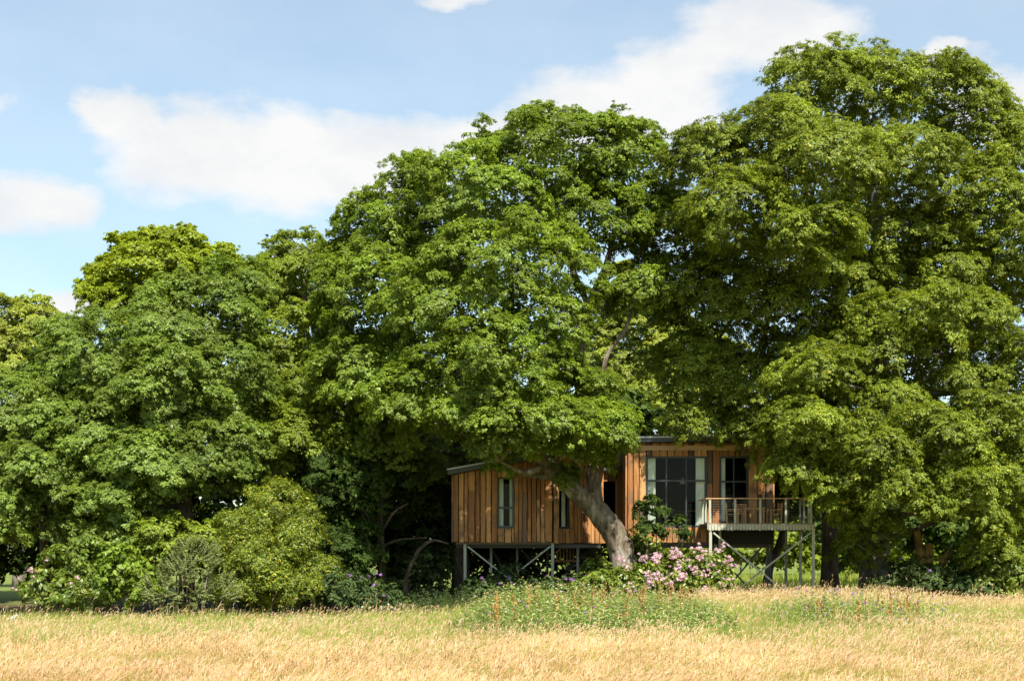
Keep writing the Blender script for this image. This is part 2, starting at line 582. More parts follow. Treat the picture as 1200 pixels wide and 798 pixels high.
M = {
    'oak': leaf_mat('oak_leaf', [(0.0, (0.113, 0.179, 0.019)), (0.5, (0.172, 0.252, 0.024)), (0.85, (0.237, 0.314, 0.032)), (1.0, (0.309, 0.370, 0.047))], trans=0.42),
    'oak_blue': leaf_mat('dark_oak_leaf', [(0.0, (0.119, 0.184, 0.029)), (0.5, (0.175, 0.257, 0.039)), (1.0, (0.280, 0.349, 0.064))], trans=0.42),
    'ash': leaf_mat('field_maple_leaf', [(0.0, (0.141, 0.201, 0.022)), (0.5, (0.208, 0.279, 0.027)), (1.0, (0.312, 0.363, 0.047))], trans=0.42),
    'sycamore': leaf_mat('sycamore_leaf', [(0.0, (0.165, 0.234, 0.016)), (0.5, (0.254, 0.327, 0.018)), (1.0, (0.381, 0.426, 0.029))], trans=0.42),
    'pale': leaf_mat('pale_leaf', [(0.0, (0.198, 0.253, 0.035)), (0.5, (0.297, 0.352, 0.050)), (1.0, (0.407, 0.440, 0.080))], trans=0.42),
    'beech': leaf_mat('beech_leaf', [(0.0, (0.111, 0.169, 0.019)), (0.5, (0.174, 0.237, 0.023)), (0.82, (0.259, 0.307, 0.028)), (1.0, (0.383, 0.374, 0.041))], trans=0.38, rough=0.48, spec=0.3),
    'shade': leaf_mat('shaded_leaf', spec=0.15, rough=0.7, stops= [(0.0, (0.036, 0.068, 0.013)), (0.5, (0.059, 0.099, 0.018)), (1.0, (0.099, 0.144, 0.027))]),  # leaf tones darkened to stand for foliage in shade
    'yew': leaf_mat('yew_needle', [(0.0, (0.083, 0.135, 0.017)), (0.5, (0.159, 0.218, 0.022)), (0.8, (0.261, 0.289, 0.026)), (1.0, (0.454, 0.417, 0.042))], trans=0.3),
    'spruce': leaf_mat('spruce_needle', [(0.0, (0.03, 0.055, 0.02)), (1.0, (0.07, 0.10, 0.035))], trans=0.12),
    'willow': leaf_mat('willow_leaf', [(0.0, (0.15, 0.19, 0.07)), (0.5, (0.23, 0.27, 0.10)), (1.0, (0.34, 0.37, 0.17))]),
    'lime': leaf_mat('bright_leaf', [(0.0, (0.10, 0.17, 0.014)), (0.5, (0.16, 0.24, 0.02)), (1.0, (0.25, 0.32, 0.04))]),
    'rhodo': leaf_mat('rhododendron_leaf', [(0.0, (0.08, 0.125, 0.018)), (0.5, (0.14, 0.20, 0.026)), (0.85, (0.23, 0.29, 0.035)), (1.0, (0.34, 0.32, 0.07))], trans=0.28, rough=0.4, spec=0.4),
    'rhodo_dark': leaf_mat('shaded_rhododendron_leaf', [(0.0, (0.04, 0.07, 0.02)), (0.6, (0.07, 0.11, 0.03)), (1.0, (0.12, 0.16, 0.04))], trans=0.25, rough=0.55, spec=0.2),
    'pink': leaf_mat('pink_petal', [(0.0, (0.525, 0.250, 0.403)), (0.5, (0.651, 0.413, 0.538)), (1.0, (0.777, 0.650, 0.672))], trans=0.3, tint=(0.9, 1.1), clumpy=False),
    'mauve': leaf_mat('mauve_petal', [(0.0, (0.28, 0.12, 0.42)), (1.0, (0.48, 0.27, 0.60))], trans=0.3, tint=(0.9, 1.1), clumpy=False),
    'straw': leaf_mat('ripe_grass', [(0.0, (0.509, 0.333, 0.174)), (0.3, (0.652, 0.433, 0.257)), (0.6, (0.753, 0.494, 0.338)), (0.85, (0.795, 0.595, 0.431)), (1.0, (0.489, 0.484, 0.184))], trans=0.48, rough=0.7, spec=0.1, hue_scale=0.25, tint=(0.9, 1.08), clumpy=False),
    'straw_stem': leaf_mat('grass_stalk', [(0.0, (0.264, 0.359, 0.070)), (0.45, (0.430, 0.440, 0.130)), (1.0, (0.607, 0.480, 0.250))], trans=0.48, rough=0.7, spec=0.1, hue_scale=0.25, tint=(0.9, 1.08), clumpy=False),
    'green': leaf_mat('green_grass', [(0.0, (0.17, 0.26, 0.035)), (0.5, (0.28, 0.36, 0.055)), (0.8, (0.38, 0.42, 0.09)), (1.0, (0.50, 0.47, 0.15))], trans=0.45, rough=0.6, spec=0.15, hue_scale=0.3, tint=(0.9, 1.1), clumpy=False),
    'thistle': leaf_mat('thistle_leaf', [(0.0, (0.129, 0.194, 0.047)), (0.45, (0.206, 0.281, 0.068)), (0.8, (0.301, 0.367, 0.111)), (1.0, (0.447, 0.479, 0.204))], trans=0.3, hue_scale=0.8, tint=(0.7, 1.25), clumpy=False),
    'nettle': leaf_mat('nettle_leaf', [(0.0, (0.055, 0.085, 0.03)), (0.6, (0.09, 0.13, 0.045)), (1.0, (0.14, 0.18, 0.06))], trans=0.25, clumpy=False),
    'dock': leaf_mat('dock_seed', [(0.0, (0.32, 0.15, 0.04)), (0.5, (0.46, 0.26, 0.08)), (1.0, (0.56, 0.38, 0.15))], trans=0.2, clumpy=False),
    'dock_leaf': leaf_mat('dock_leaf', [(0.0, (0.14, 0.20, 0.03)), (1.0, (0.26, 0.30, 0.06))]),
    'daisy': leaf_mat('white_petal', [(0.0, (0.75, 0.74, 0.68)), (1.0, (0.82, 0.82, 0.78))], trans=0.2, tint=(0.97, 1.03), clumpy=False),
    'oak_bark': bark_mat('oak_bark', (0.06, 0.045, 0.03), (0.22, 0.175, 0.12), (0.46, 0.41, 0.33)),
    'dark_bark': bark_mat('dark_bark', (0.05, 0.04, 0.03), (0.11, 0.085, 0.06), (0.19, 0.155, 0.115)),
    'beech_bark': bark_mat('beech_bark', (0.08, 0.07, 0.055), (0.15, 0.135, 0.11), (0.25, 0.23, 0.19), 2.0),
    'moss_bark': bark_mat('mossy_bark', (0.15, 0.085, 0.03), (0.36, 0.23, 0.06), (0.48, 0.34, 0.10)),
    'board': board_mat('rough_larch_board', [(0.0, (0.400, 0.191, 0.068)), (0.15, (0.480, 0.242, 0.092)), (0.3, (0.336, 0.148, 0.053)), (0.44, (0.528, 0.289, 0.120)), (0.58, (0.416, 0.199, 0.070)), (0.70, (0.288, 0.133, 0.053)), (0.86, (0.104, 0.074, 0.056)), (0.92, (0.200, 0.125, 0.080)), (0.96, (0.384, 0.195, 0.080))]),
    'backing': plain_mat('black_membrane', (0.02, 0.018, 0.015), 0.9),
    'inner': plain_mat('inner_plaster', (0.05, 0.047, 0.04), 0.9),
    'inner_floor': plain_mat('inner_floor_board', (0.16, 0.10, 0.055), 0.5),
    'frame': plain_mat('anthracite_frame', (0.035, 0.040, 0.042), 0.42, 0.0, 0.15, 20),
    'zinc': plain_mat('zinc_roof', (0.34, 0.36, 0.37), 0.45, 0.5, 0.15, 3),
    'fascia': plain_mat('slate_fascia', (0.055, 0.065, 0.075), 0.5),
    'steel': plain_mat('sage_painted_steel', (0.36, 0.37, 0.28), 0.5, 0.0, 0.14, 5, bump=0.1),
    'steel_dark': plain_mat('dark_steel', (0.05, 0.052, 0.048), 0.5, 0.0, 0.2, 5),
    'batten': plain_mat('greyed_batten', (0.40, 0.39, 0.31), 0.75, 0.0, 0.22, 9, stretch=(1, 1, 0.3), bump=0.3),
    'deckboard': plain_mat('deck_board', (0.30, 0.24, 0.16), 0.75, 0.0, 0.2, 8, bump=0.2),
    'rail': plain_mat('oiled_handrail', (0.50, 0.30, 0.15), 0.5, 0.0, 0.15, 8, stretch=(0.2, 1, 1)),
    'teak': plain_mat('oiled_teak', (0.42, 0.23, 0.10), 0.55, 0.0, 0.2, 12, stretch=(1, 1, 0.3)),
    'stairwood': plain_mat('stair_timber', (0.36, 0.20, 0.09), 0.7, 0.0, 0.25, 7),
    'redwood': plain_mat('red_stained_timber', (0.22, 0.065, 0.035), 0.75, 0.0, 0.25, 7),
    'curtain': plain_mat('linen_curtain', (0.74, 0.78, 0.66), 0.9, 0.0, 0.08, 30, stretch=(1, 1, 0.1)),
    'glass': glass_mat(),
    'ground': ground_mat(),
    'lamp': plain_mat('cream_lamp_shade', (0.6, 0.52, 0.4), 0.8),
}

# ------------------------------------------------------------------ ground
gx = np.concatenate([[-3000, -800, -250, -120], np.linspace(-70, 70, 141), [120, 250, 800, 3000]])
gy = np.concatenate([[-400, -60], np.linspace(-10, 130, 141), [170, 260, 500, 1200, 3500]])
GX, GY = np.meshgrid(gx, gy)
GZ = zg(GX, GY)
nx, ny = len(gx), len(gy)
idx = np.arange(nx * ny).reshape(ny, nx)
q = np.stack([idx[:-1, :-1], idx[:-1, 1:], idx[1:, 1:], idx[1:, :-1]], -1).reshape(-1, 4)
gm = mesh_np('ground', np.stack([GX, GY, GZ], -1).reshape(-1, 3), q, 4)
gm.polygons.foreach_set('use_smooth', [True] * len(gm.polygons))
put(link('ground', gm, M['ground']), 'meadow floor of dry soil running under the trees', kind='structure')


# ------------------------------------------------------------------ leaves
def unit(v):
    return v / np.maximum(np.linalg.norm(v, axis=1, keepdims=True), 1e-9)


def rnd_unit(n):
    return unit(RNG.normal(size=(n, 3)))


def leaf_quads(c, nrm, axis, length, width, fold=0.22):
    """Folded pointed leaves: base, side, tip, side."""
    n = unit(nrm)
    ax = unit(axis - n * np.sum(axis * n, axis=1, keepdims=True))
    sd = np.cross(n, ax)
    L_, W_ = length[:, None], width[:, None]
    base = c - ax * L_ * 0.5
    tip = c + ax * L_ * 0.5 - n * L_ * 0.12
    a = c + sd * W_ * 0.5 + n * W_ * fold
    b = c - sd * W_ * 0.5 + n * W_ * fold
    return np.stack([base, a, tip, b], 1).reshape(-1, 3)


def leaf_mesh(name, vq):
    nq = len(vq) // 4
    return mesh_np(name, vq, np.arange(nq * 4).reshape(nq, 4), 4)


def clump_leaves(cen, rad, out, per, leaf, flat, up=0.75, droop=0.0, spread=0.6, aspect=0.62):
    """Loose leaves around many centres at once (far masses)."""
    K = len(cen)
    cnt = np.maximum(6, (per * (rad / 0.75) ** 2 * RNG.uniform(0.7, 1.3, K)).astype(int))
    ii = np.repeat(np.arange(K), cnt)
    n = len(ii)
    d = rnd_unit(n)
    flip = (d[:, 2] < -0.15) & (RNG.random(n) < 0.72)
    d[flip] *= -1
    off = d * (RNG.random(n) ** 0.45 * rad[ii])[:, None]
    off[:, 2] *= flat
    nrm = d * 0.45 + np.array([0, 0, up]) + rnd_unit(n) * spread + out[ii] * 0.3
    ln = leaf * RNG.uniform(0.65, 1.3, n)
    return leaf_quads(cen[ii] + off, nrm, rnd_unit(n) + d, ln, ln * aspect * RNG.uniform(0.8, 1.2, n))


def clump_template(tufts, per, leaf, flat, up, droop, aspect, spread, tr):
    """One bough-end of unit radius: small tufts of leaves over a dome, some straggling out on their own twig."""
    d = rnd_unit(tufts)
    low = (d[:, 2] < -0.1) & (RNG.random(tufts) < 0.8)
    d[low, 2] *= -1
    r = RNG.uniform(0.5, 1.0, tufts)
    stray = RNG.random(tufts) < 0.2
    r[stray] *= RNG.uniform(1.05, 1.5, stray.sum())
    tc = d * r[:, None]
    tc[:, 2] *= flat
    tc[:, 2] -= droop * (tc[:, 0] ** 2 + tc[:, 1] ** 2) * 0.55
    tsz = tr * RNG.uniform(0.55, 1.35, tufts)
    cnt = np.maximum(5, (per * (tsz / tr) ** 1.6).astype(int))
    ii = np.repeat(np.arange(tufts), cnt)
    n = len(ii)
    e = rnd_unit(n)
    low = (e[:, 2] < -0.2) & (RNG.random(n) < 0.6)
    e[low, 2] *= -1
    off = e * (tsz[ii] * RNG.random(n) ** 0.42)[:, None]
    off[:, 2] *= 0.35 + 0.6 * flat
    free = RNG.random(n) < 0.10                          # leaves on bare twigs between the tufts
    off[free] *= RNG.uniform(1.2, 2.2, free.sum())[:, None]
    if droop:
        rad_d = d.copy()
        rad_d[:, 2] = 0
        off += unit(rad_d)[ii] * (RNG.uniform(-0.4, 1.1, n) * tsz[ii])[:, None] - np.array([0, 0, droop]) * (np.abs(off[:, :1]) * 0.6)
    nrm = e * 0.5 + d[ii] * 0.35 + np.array([0, 0, up]) + rnd_unit(n) * spread
    ax = e + d[ii] * (0.4 + droop) + rnd_unit(n) * 0.6 - np.array([0, 0, 0.2 + 0.5 * droop])
    ln = leaf * RNG.uniform(0.45, 1.45, n)
    return leaf_quads(tc[ii] + off, nrm, ax, ln, ln * aspect * RNG.uniform(0.8, 1.2, n))


def crown_nodes():
    """Places copies of the object's own clump shapes on its own points (role 0 clump shapes, 1 points, 2 loose inner leaves)."""
    g = bpy.data.node_groups.new('leaf_clumps', 'GeometryNodeTree')
    g.interface.new_socket('Geometry', in_out='INPUT', socket_type='NodeSocketGeometry')
    g.interface.new_socket('Geometry', in_out='OUTPUT', socket_type='NodeSocketGeometry')
    N, L = g.nodes.new, g.links.new
    gi, go = N('NodeGroupInput'), N('NodeGroupOutput')

    def attr(name, t):
        n = N('GeometryNodeInputNamedAttribute')
        n.data_type = t
        n.inputs['Name'].default_value = name
        return n.outputs['Attribute']

    def pick(geo, role):
        c = N('FunctionNodeCompare')
        c.data_type = 'INT'
        c.operation = 'EQUAL'
        L(attr('role', 'INT'), c.inputs[2])
        c.inputs[3].default_value = role
        sp = N('GeometryNodeSeparateGeometry')
        sp.domain = 'POINT'
        L(geo, sp.inputs['Geometry'])
        L(c.outputs[0], sp.inputs['Selection'])
        return sp.outputs['Selection']
    src = gi.outputs[0]
    tpl, pts, loose = pick(src, 0), pick(src, 1), pick(src, 2)
    si = N('GeometryNodeSplitToInstances')
    si.domain = 'POINT'
    L(tpl, si.inputs['Geometry'])
    L(attr('tid', 'INT'), si.inputs['Group ID'])
    mp = N('GeometryNodeMeshToPoints')
    L(pts, mp.inputs['Mesh'])
    ip = N('GeometryNodeInstanceOnPoints')
    L(mp.outputs[0], ip.inputs['Points'])
    L(si.outputs['Instances'], ip.inputs['Instance'])
    ip.inputs['Pick Instance'].default_value = True
    L(attr('tid', 'INT'), ip.inputs['Instance Index'])
    L(attr('rot', 'FLOAT_VECTOR'), ip.inputs['Rotation'])
    L(attr('siz', 'FLOAT_VECTOR'), ip.inputs['Scale'])
    j = N('GeometryNodeJoinGeometry')
    L(ip.outputs[0], j.inputs[0])
    L(loose, j.inputs[0])
    L(j.outputs[0], go.inputs[0])
    return g


CLUMPS = crown_nodes()


def crown_object(parent, mat, cen, rad, out, loose=None, leaf=0.12, tufts=13, per=36, flat=0.62, up=0.7, droop=0.0, aspect=0.6, spread=0.45, tr=0.3, tilt=0.6, ntpl=10, name='crown'):
    K = len(cen)
    rm = float(np.mean(rad))
    tq, tid = [], []
    for k in range(ntpl):
        v = clump_template(tufts, per, leaf / rm, flat, up, droop, aspect, spread, tr)
        tq.append(v)
        tid.append(np.full(len(v), k))
    tq = np.concatenate(tq)
    tid = np.concatenate(tid)
    loose = loose if loose is not None else np.zeros((0, 3))
    nt_, nl = len(tq), len(loose)
    base = np.array(parent.location)
    verts = np.concatenate([tq, loose - base, cen - base])
    quads = np.arange(nt_ + nl).reshape(-1, 4)
    me = mesh_np(name, verts, quads, 4)
    role = np.concatenate([np.zeros(nt_), np.full(nl, 2), np.ones(K)]).astype(np.int32)
    tids = np.concatenate([tid, np.zeros(nl), RNG.integers(0, ntpl, K)]).astype(np.int32)
    rot = np.zeros((len(verts), 3), np.float32)
    ax = unit(out * tilt + np.array([0, 0, 0.8]) + rnd_unit(K) * 0.18)
    for i in range(K):
        q_ = Vector((0, 0, 1)).rotation_difference(Vector(ax[i])) @ Matrix.Rotation(random.uniform(0, 6.283), 3, 'Z').to_quaternion()
        rot[nt_ + nl + i] = q_.to_euler()
    siz = np.ones((len(verts), 3), np.float32)
    siz[nt_ + nl:] = rad[:, None] * RNG.uniform(0.85, 1.15, (K, 3))
    for nm, t, d in (('role', 'INT', role), ('tid', 'INT', tids)):
        me.attributes.new(nm, t, 'POINT').data.foreach_set('value', d)
    for nm, d in (('rot', rot), ('siz', siz)):
        me.attributes.new(nm, 'FLOAT_VECTOR', 'POINT').data.foreach_set('vector', d.ravel())
    o = bpy.data.objects.new(name, me)
    COL.objects.link(o)
    me.materials.append(mat)
    o.parent = parent
    md = o.modifiers.new('leaf_clumps', 'NODES')
    md.node_group = CLUMPS
    return put(o, kind='stuff')


def lobe_clumps(lobes, r0, r1, cover, inner=0.10, back=0.22, under=0.5):
    """Clump centres over the outer skin of a set of overlapping lobes."""
    C = np.array([l[0] for l in lobes])
    R = np.array([l[1] for l in lobes])
    cen, rad, out, which = [], [], [], []
    for k in range(len(lobes)):
        a, b, c = R[k]
        p = 1.6
        area = 4 * math.pi * (((a * b) ** p + (a * c) ** p + (b * c) ** p) / 3) ** (1 / p)
        n = int(area / (math.pi * ((r0 + r1) / 2) ** 2) * cover) + 3
        d = rnd_unit(n)
        pos = C[k] + d * R[k] * RNG.uniform(0.66, 1.12, n)[:, None]
        keep = np.ones(n, bool)
        for j in range(len(lobes)):
            if j == k:
                continue
            q_ = np.linalg.norm((pos - C[j]) / R[j], axis=1)
            keep &= (q_ > 0.78) | (RNG.random(n) < inner)
        keep &= (d[:, 1] < 0.45) | (RNG.random(n) < back)
        keep &= (d[:, 2] > -0.45) | (RNG.random(n) < under)
        px = CX + FPX * pos[:, 0] / pos[:, 1]
        keep &= (px > -130) & (px < 1340)
        pos, d = pos[keep], d[keep]
        cen.append(pos)
        out.append(unit(d / R[k]))
        rad.append(RNG.uniform(r0, r1, len(pos)))
        which.append(np.full(len(pos), k))
    cen, rad, out, which = np.concatenate(cen), np.concatenate(rad), np.concatenate(out), np.concatenate(which)
    # thin the clumps that stand several layers deep behind others
    cell = ((CX + FPX * cen[:, 0] / cen[:, 1]) // 24).astype(int) * 1000 + ((HY - FPX * (cen[:, 2] - CAMH) / cen[:, 1]) // 24).astype(int)
    order = np.lexsort((cen[:, 1], cell))
    cs = cell[order]
    first = np.r_[True, cs[1:] != cs[:-1]]
    start = np.maximum.accumulate(np.where(first, np.arange(len(cs)), 0))
    rank = np.empty(len(cs), int)
    rank[order] = np.arange(len(cs)) - start
    k = (rank < 6) | (RNG.random(len(cs)) < 0.35)
    return cen[k], rad[k], out[k], which[k]


def inner_leaves(lobes, size, dens):
    """Sparse shaded leaves inside the crown."""
    vs = []
    for c, r in lobes:
        a = 12.6 * ((r[0] * r[1] * r[2]) ** (2 / 3))
        n = int(a * dens)
        d = rnd_unit(n)
        pos = c + d * r * RNG.uniform(0.25, 0.76, n)[:, None]
        ln = size * RNG.uniform(0.6, 1.2, n)
        vs.append(leaf_quads(pos, d * 0.6 + rnd_unit(n) * 0.8 + np.array([0, -0.2, 0.5]), rnd_unit(n), ln, ln * 0.65))
    return np.concatenate(vs)


def px_lobes(spec):
    """(px, py, Y, rx px, ry px, depth radius m) -> centre and radii in metres."""
    o = []
    for (px, py, Y, rx, ry, dm) in spec:
        p = P(px, py, Y)
        o.append((np.array(p), np.array([rx * Y / FPX, dm, ry * Y / FPX])))
    return o


def make_tree(name, label, trunk, lobes, leafm, barkm, limbs=None, leaf=0.17, clump=(0.5, 0.95), per=130, cover=1.25, flat=0.62,
              droop=0.0, up=0.9, category='tree', group=None, inner=0.12, twig=0.022, aspect=0.62, flare=0.5, sides=14, limb_r=0.16, spread=0.45, fill=24.0, tufts=24, tr=0.215, tilt=0.6, rings=0, burl=()):
    base = P(*trunk[0][:3])
    base.z = zgf(base.x, base.y)
    root = empty(name, base, label, category, group)
    tp = [P(*t[:3]) for t in trunk]
    tp[0].z = base.z - 0.15
    nr = rings or max(8, 5 * len(trunk))
    pts, rad = resample(tp, [t[3] for t in trunk], nr)
    fl = [flare * (1 - i / (0.16 * nr)) ** 2 for i in range(int(0.16 * nr))]
    tk = MB().tube(pts, rad, sides, 0.07, fl)
    for (bp, br, bh) in burl:                             # knots, burrs and bark ridges
        c = P(*bp)
        for i_, v in enumerate(tk.v):
            q_ = (Vector(v) - c)
            if q_.length < br:
                ctr = min(pts, key=lambda p: (p - Vector(v)).length)
                w_ = (1 - (q_.length / br) ** 2)
                tk.v[i_] = tuple(Vector(v) + (Vector(v) - ctr).normalized() * bh * w_ * random.uniform(0.6, 1.3))
    tk.build('trunk', barkm, root, True)
    L_ = px_lobes(lobes)
    nodes = []
    if limbs:
        for lm in limbs:
            lp, lr = resample([P(*t[:3]) for t in lm], [t[3] for t in lm], 5 * len(lm))
            MB().tube(lp, lr, 9, 0.05).build('limb', barkm, root, True)
            nodes += lp[2:]
    stp = max(1, nr // 40)
    tn = list(zip(pts, rad))[::stp]
    lobe_nodes = {}
    for k, (c, r) in enumerate(L_):
        cv = Vector(c)
        best, src = 1e9, None
        for p, r_ in [(p, r_) for p, r_ in tn[len(tn) // 3:]] + [(p, 0.14) for p in nodes]:
            dz = cv.z - p.z
            cost = (cv - p).length + (3.0 if dz < 0.3 else 0.0)
            if cost < best:
                best, src, sr = cost, p, r_
        mid = (src + cv) / 2 + Vector((random.uniform(-.4, .4), random.uniform(-.4, .4), -0.12 * (cv - src).length + random.uniform(-.2, .5)))
        lp = bez(src, cv, mid, 9)
        r0 = min(sr * 0.75, limb_r)
        lr = [r0 * (1 - 0.72 * i / 8) for i in range(9)]
        MB().tube(lp, lr, 7, 0.05).build('limb', barkm, root, True)
        lobe_nodes[k] = lp[3:]
    cen, rad_, out, which = lobe_clumps(L_, clump[0], clump[1], cover, inner)
    tw = MB()
    for k in lobe_nodes:                                 # each clump hangs on the nearest wood already grown
        ids = [i for i in range(len(cen)) if which[i] == k]
        grown = [(p, twig * 2.2) for p in lobe_nodes[k]]
        ids.sort(key=lambda i: min((Vector(cen[i]) - p).length for p, _ in grown))
        for i in ids:
            c = Vector(cen[i])
            s, r_ = min(grown, key=lambda g: (g[0] - c).length)
            m1 = s.lerp(c, 0.5) + Vector((random.uniform(-.15, .15), random.uniform(-.15, .15), random.uniform(-.05, .22)))
            tw.tube([s, m1, c], [r_, r_ * 0.8, r_ * 0.55], 4)
            grown.append((c, max(r_ * 0.7, twig * 0.4)))
    put(tw.build('twigs', barkm, root), kind='stuff')
    crown_object(root, leafm, cen, rad_, out, inner_leaves(L_, leaf * 2.2, fill), leaf, tufts, per, flat, up, droop, aspect, spread, tr, tilt)
    return root


def make_shrub(name, label, lobes, leafm, barkm, leaf=0.144, clump=(0.25, 0.45), per=16, cover=1.95, flat=0.8, stems=7, category='shrub', group=None,
               blossom=None, nblossom=0, droop=0.0, up=0.6, aspect=0.5, spray=0.0, spread=0.5, tufts=7, inside=8.0, flower_from=-99.0):
    L_ = px_lobes(lobes)
    x = float(np.mean([l[0][0] for l in L_]))
    y = float(np.mean([l[0][1] for l in L_]))
    base = Vector((x, y, zgf(x, y)))
    root = empty(name, base, label, category, group)
    cen, rad, out, which = lobe_clumps(L_, clump[0], clump[1], cover, 0.2, 0.6, 0.5)
    gz = zg(cen[:, 0], cen[:, 1])
    k = cen[:, 2] > gz + 0.05
    cen, rad, out, which = cen[k], rad[k], out[k], which[k]
    sm = MB()
    for i in range(stems):
        c = Vector(cen[RNG.integers(0, len(cen))])
        b = base.lerp(Vector((c.x, c.y, 0)), 0.55)
        b.z = zgf(b.x, b.y) - 0.05
        mid = b.lerp(c, 0.5) + Vector((random.uniform(-.1, .1), random.uniform(-.1, .1), 0.15))
        MB().tube(bez(b, c, mid, 6), [0.035, 0.032, 0.028, 0.022, 0.016, 0.008], 5).build('stem', barkm, root, True)
    if spray:
        put(link('crown', leaf_mesh('crown', spray_leaves(cen, out, rad, leaf, spray)), leafm, root), kind='stuff')
    else:
        crown_object(root, leafm, cen, rad * 1.15, out, inner_leaves(L_, leaf * 1.2, inside * 2), leaf, tufts, per, flat, up, droop, aspect, spread, 0.42, 0.7, 5)
    if blossom:
        vis = np.where((out[:, 1] < 0.35) & (out[:, 2] > -0.25) & (cen[:, 0] > flower_from))[0]
        pk = vis[RNG.integers(0, len(vis), nblossom)]
        bc = cen[pk] + (out[pk] * 0.95 + np.array([0, -0.25, 0.5]) + rnd_unit(len(pk)) * 0.4) * (rad[pk] * 1.2)[:, None]
        put(link('blossom', leaf_mesh('blossom', truss(bc, 0.062, 18)), blossom, root), kind='stuff')
    return root


def truss(bc, r, per):
    """Round flower heads."""
    ii = np.repeat(np.arange(len(bc)), per)
    d = rnd_unit(len(ii))
    d[:, 2] = np.abs(d[:, 2]) * 1.0 - 0.25
    d = unit(d)
    sz = RNG.uniform(0.75, 1.3, len(bc))[ii]
    ln = np.full(len(ii), r * 0.95) * sz
    return leaf_quads(bc[ii] + d * (r * sz)[:, None], d + rnd_unit(len(ii)) * 0.3, rnd_unit(len(ii)), ln, ln * 0.8)


def spray_leaves(cen, out, rad, leaf, spray):
    """Feathery upswept sprays (yew, cedar): leaflets along short arching twigs."""
    vs = []
    K = len(cen)
    for rep in range(3):
        dr = unit(out + rnd_unit(K) * 0.45 + np.array([0, 0, 0.5]))
        Ls = rad * RNG.uniform(1.2, 2.2, K)
        nseg = 11
        for s in range(nseg):
            t = (s + RNG.random(K)) / nseg
            p = cen + dr * (Ls * t)[:, None]
            p[:, 2] -= spray * (t ** 2) * Ls
            for sgn in (-1, 1):
                side = unit(np.cross(dr, np.array([0, 0, 1.0]))) * sgn
                ax = side * 0.9 + dr * 0.9 + rnd_unit(K) * 0.3
                ln = leaf * (1.15 - 0.6 * t) * RNG.uniform(0.8, 1.2, K)
                c = p + unit(ax) * (ln * 0.45)[:, None]
                vs.append(leaf_quads(c, rnd_unit(K) * 0.45 + np.array([0, -0.2, 1.0]), ax, ln, ln * 0.33))
    return np.concatenate(vs)


# ================================================================== the treehouse
WB = ZP(635, 66.0)                 # underside of the cladding
house = empty('treehouse', (XP(700, 66), 66.0, zgf(XP(700, 66), 66)), 'timber treehouse on steel stilts, clad in upright rough boards, with balcony', 'treehouse')


def board_shape(name, p0, du, nrm, w, z0, z1f, z1g, thick, skew):
    """One rough upright board: origin at its foot; waney edges, slightly uneven thickness."""
    mb = MB()
    n = 5
    v = []
    for layer in (0, 1):
        for i in range(n + 1):
            t = i / n
            for s in (0, 1):
                top = z1f if s == 0 else z1g
                u = (0.0 if s == 0 else w) + (random.uniform(-skew, skew) if 0 < i < n else random.uniform(-skew, skew) * 0.6)
                z = z0 + (top - z0) * t
                off = nrm * (thick * (1 if layer == 0 else 0))
                v.append(tuple(du * u + off + Vector((0, 0, z - z0))))
    m = 2 * (n + 1)
    f = []
    for i in range(n):
        a = 2 * i
        f.append([a, a + 1, a + 3, a + 2])
        f.append([a, a + 2, m + a + 2, m + a])
        f.append([a + 1, m + a + 1, m + a + 3, a + 3])
    f.append([0, m, m + 1, 1])
    f.append([2 * n, 2 * n + 1, m + 2 * n + 1, m + 2 * n])
    mb.v, mb.f = v, f
    return mb.mesh(name)


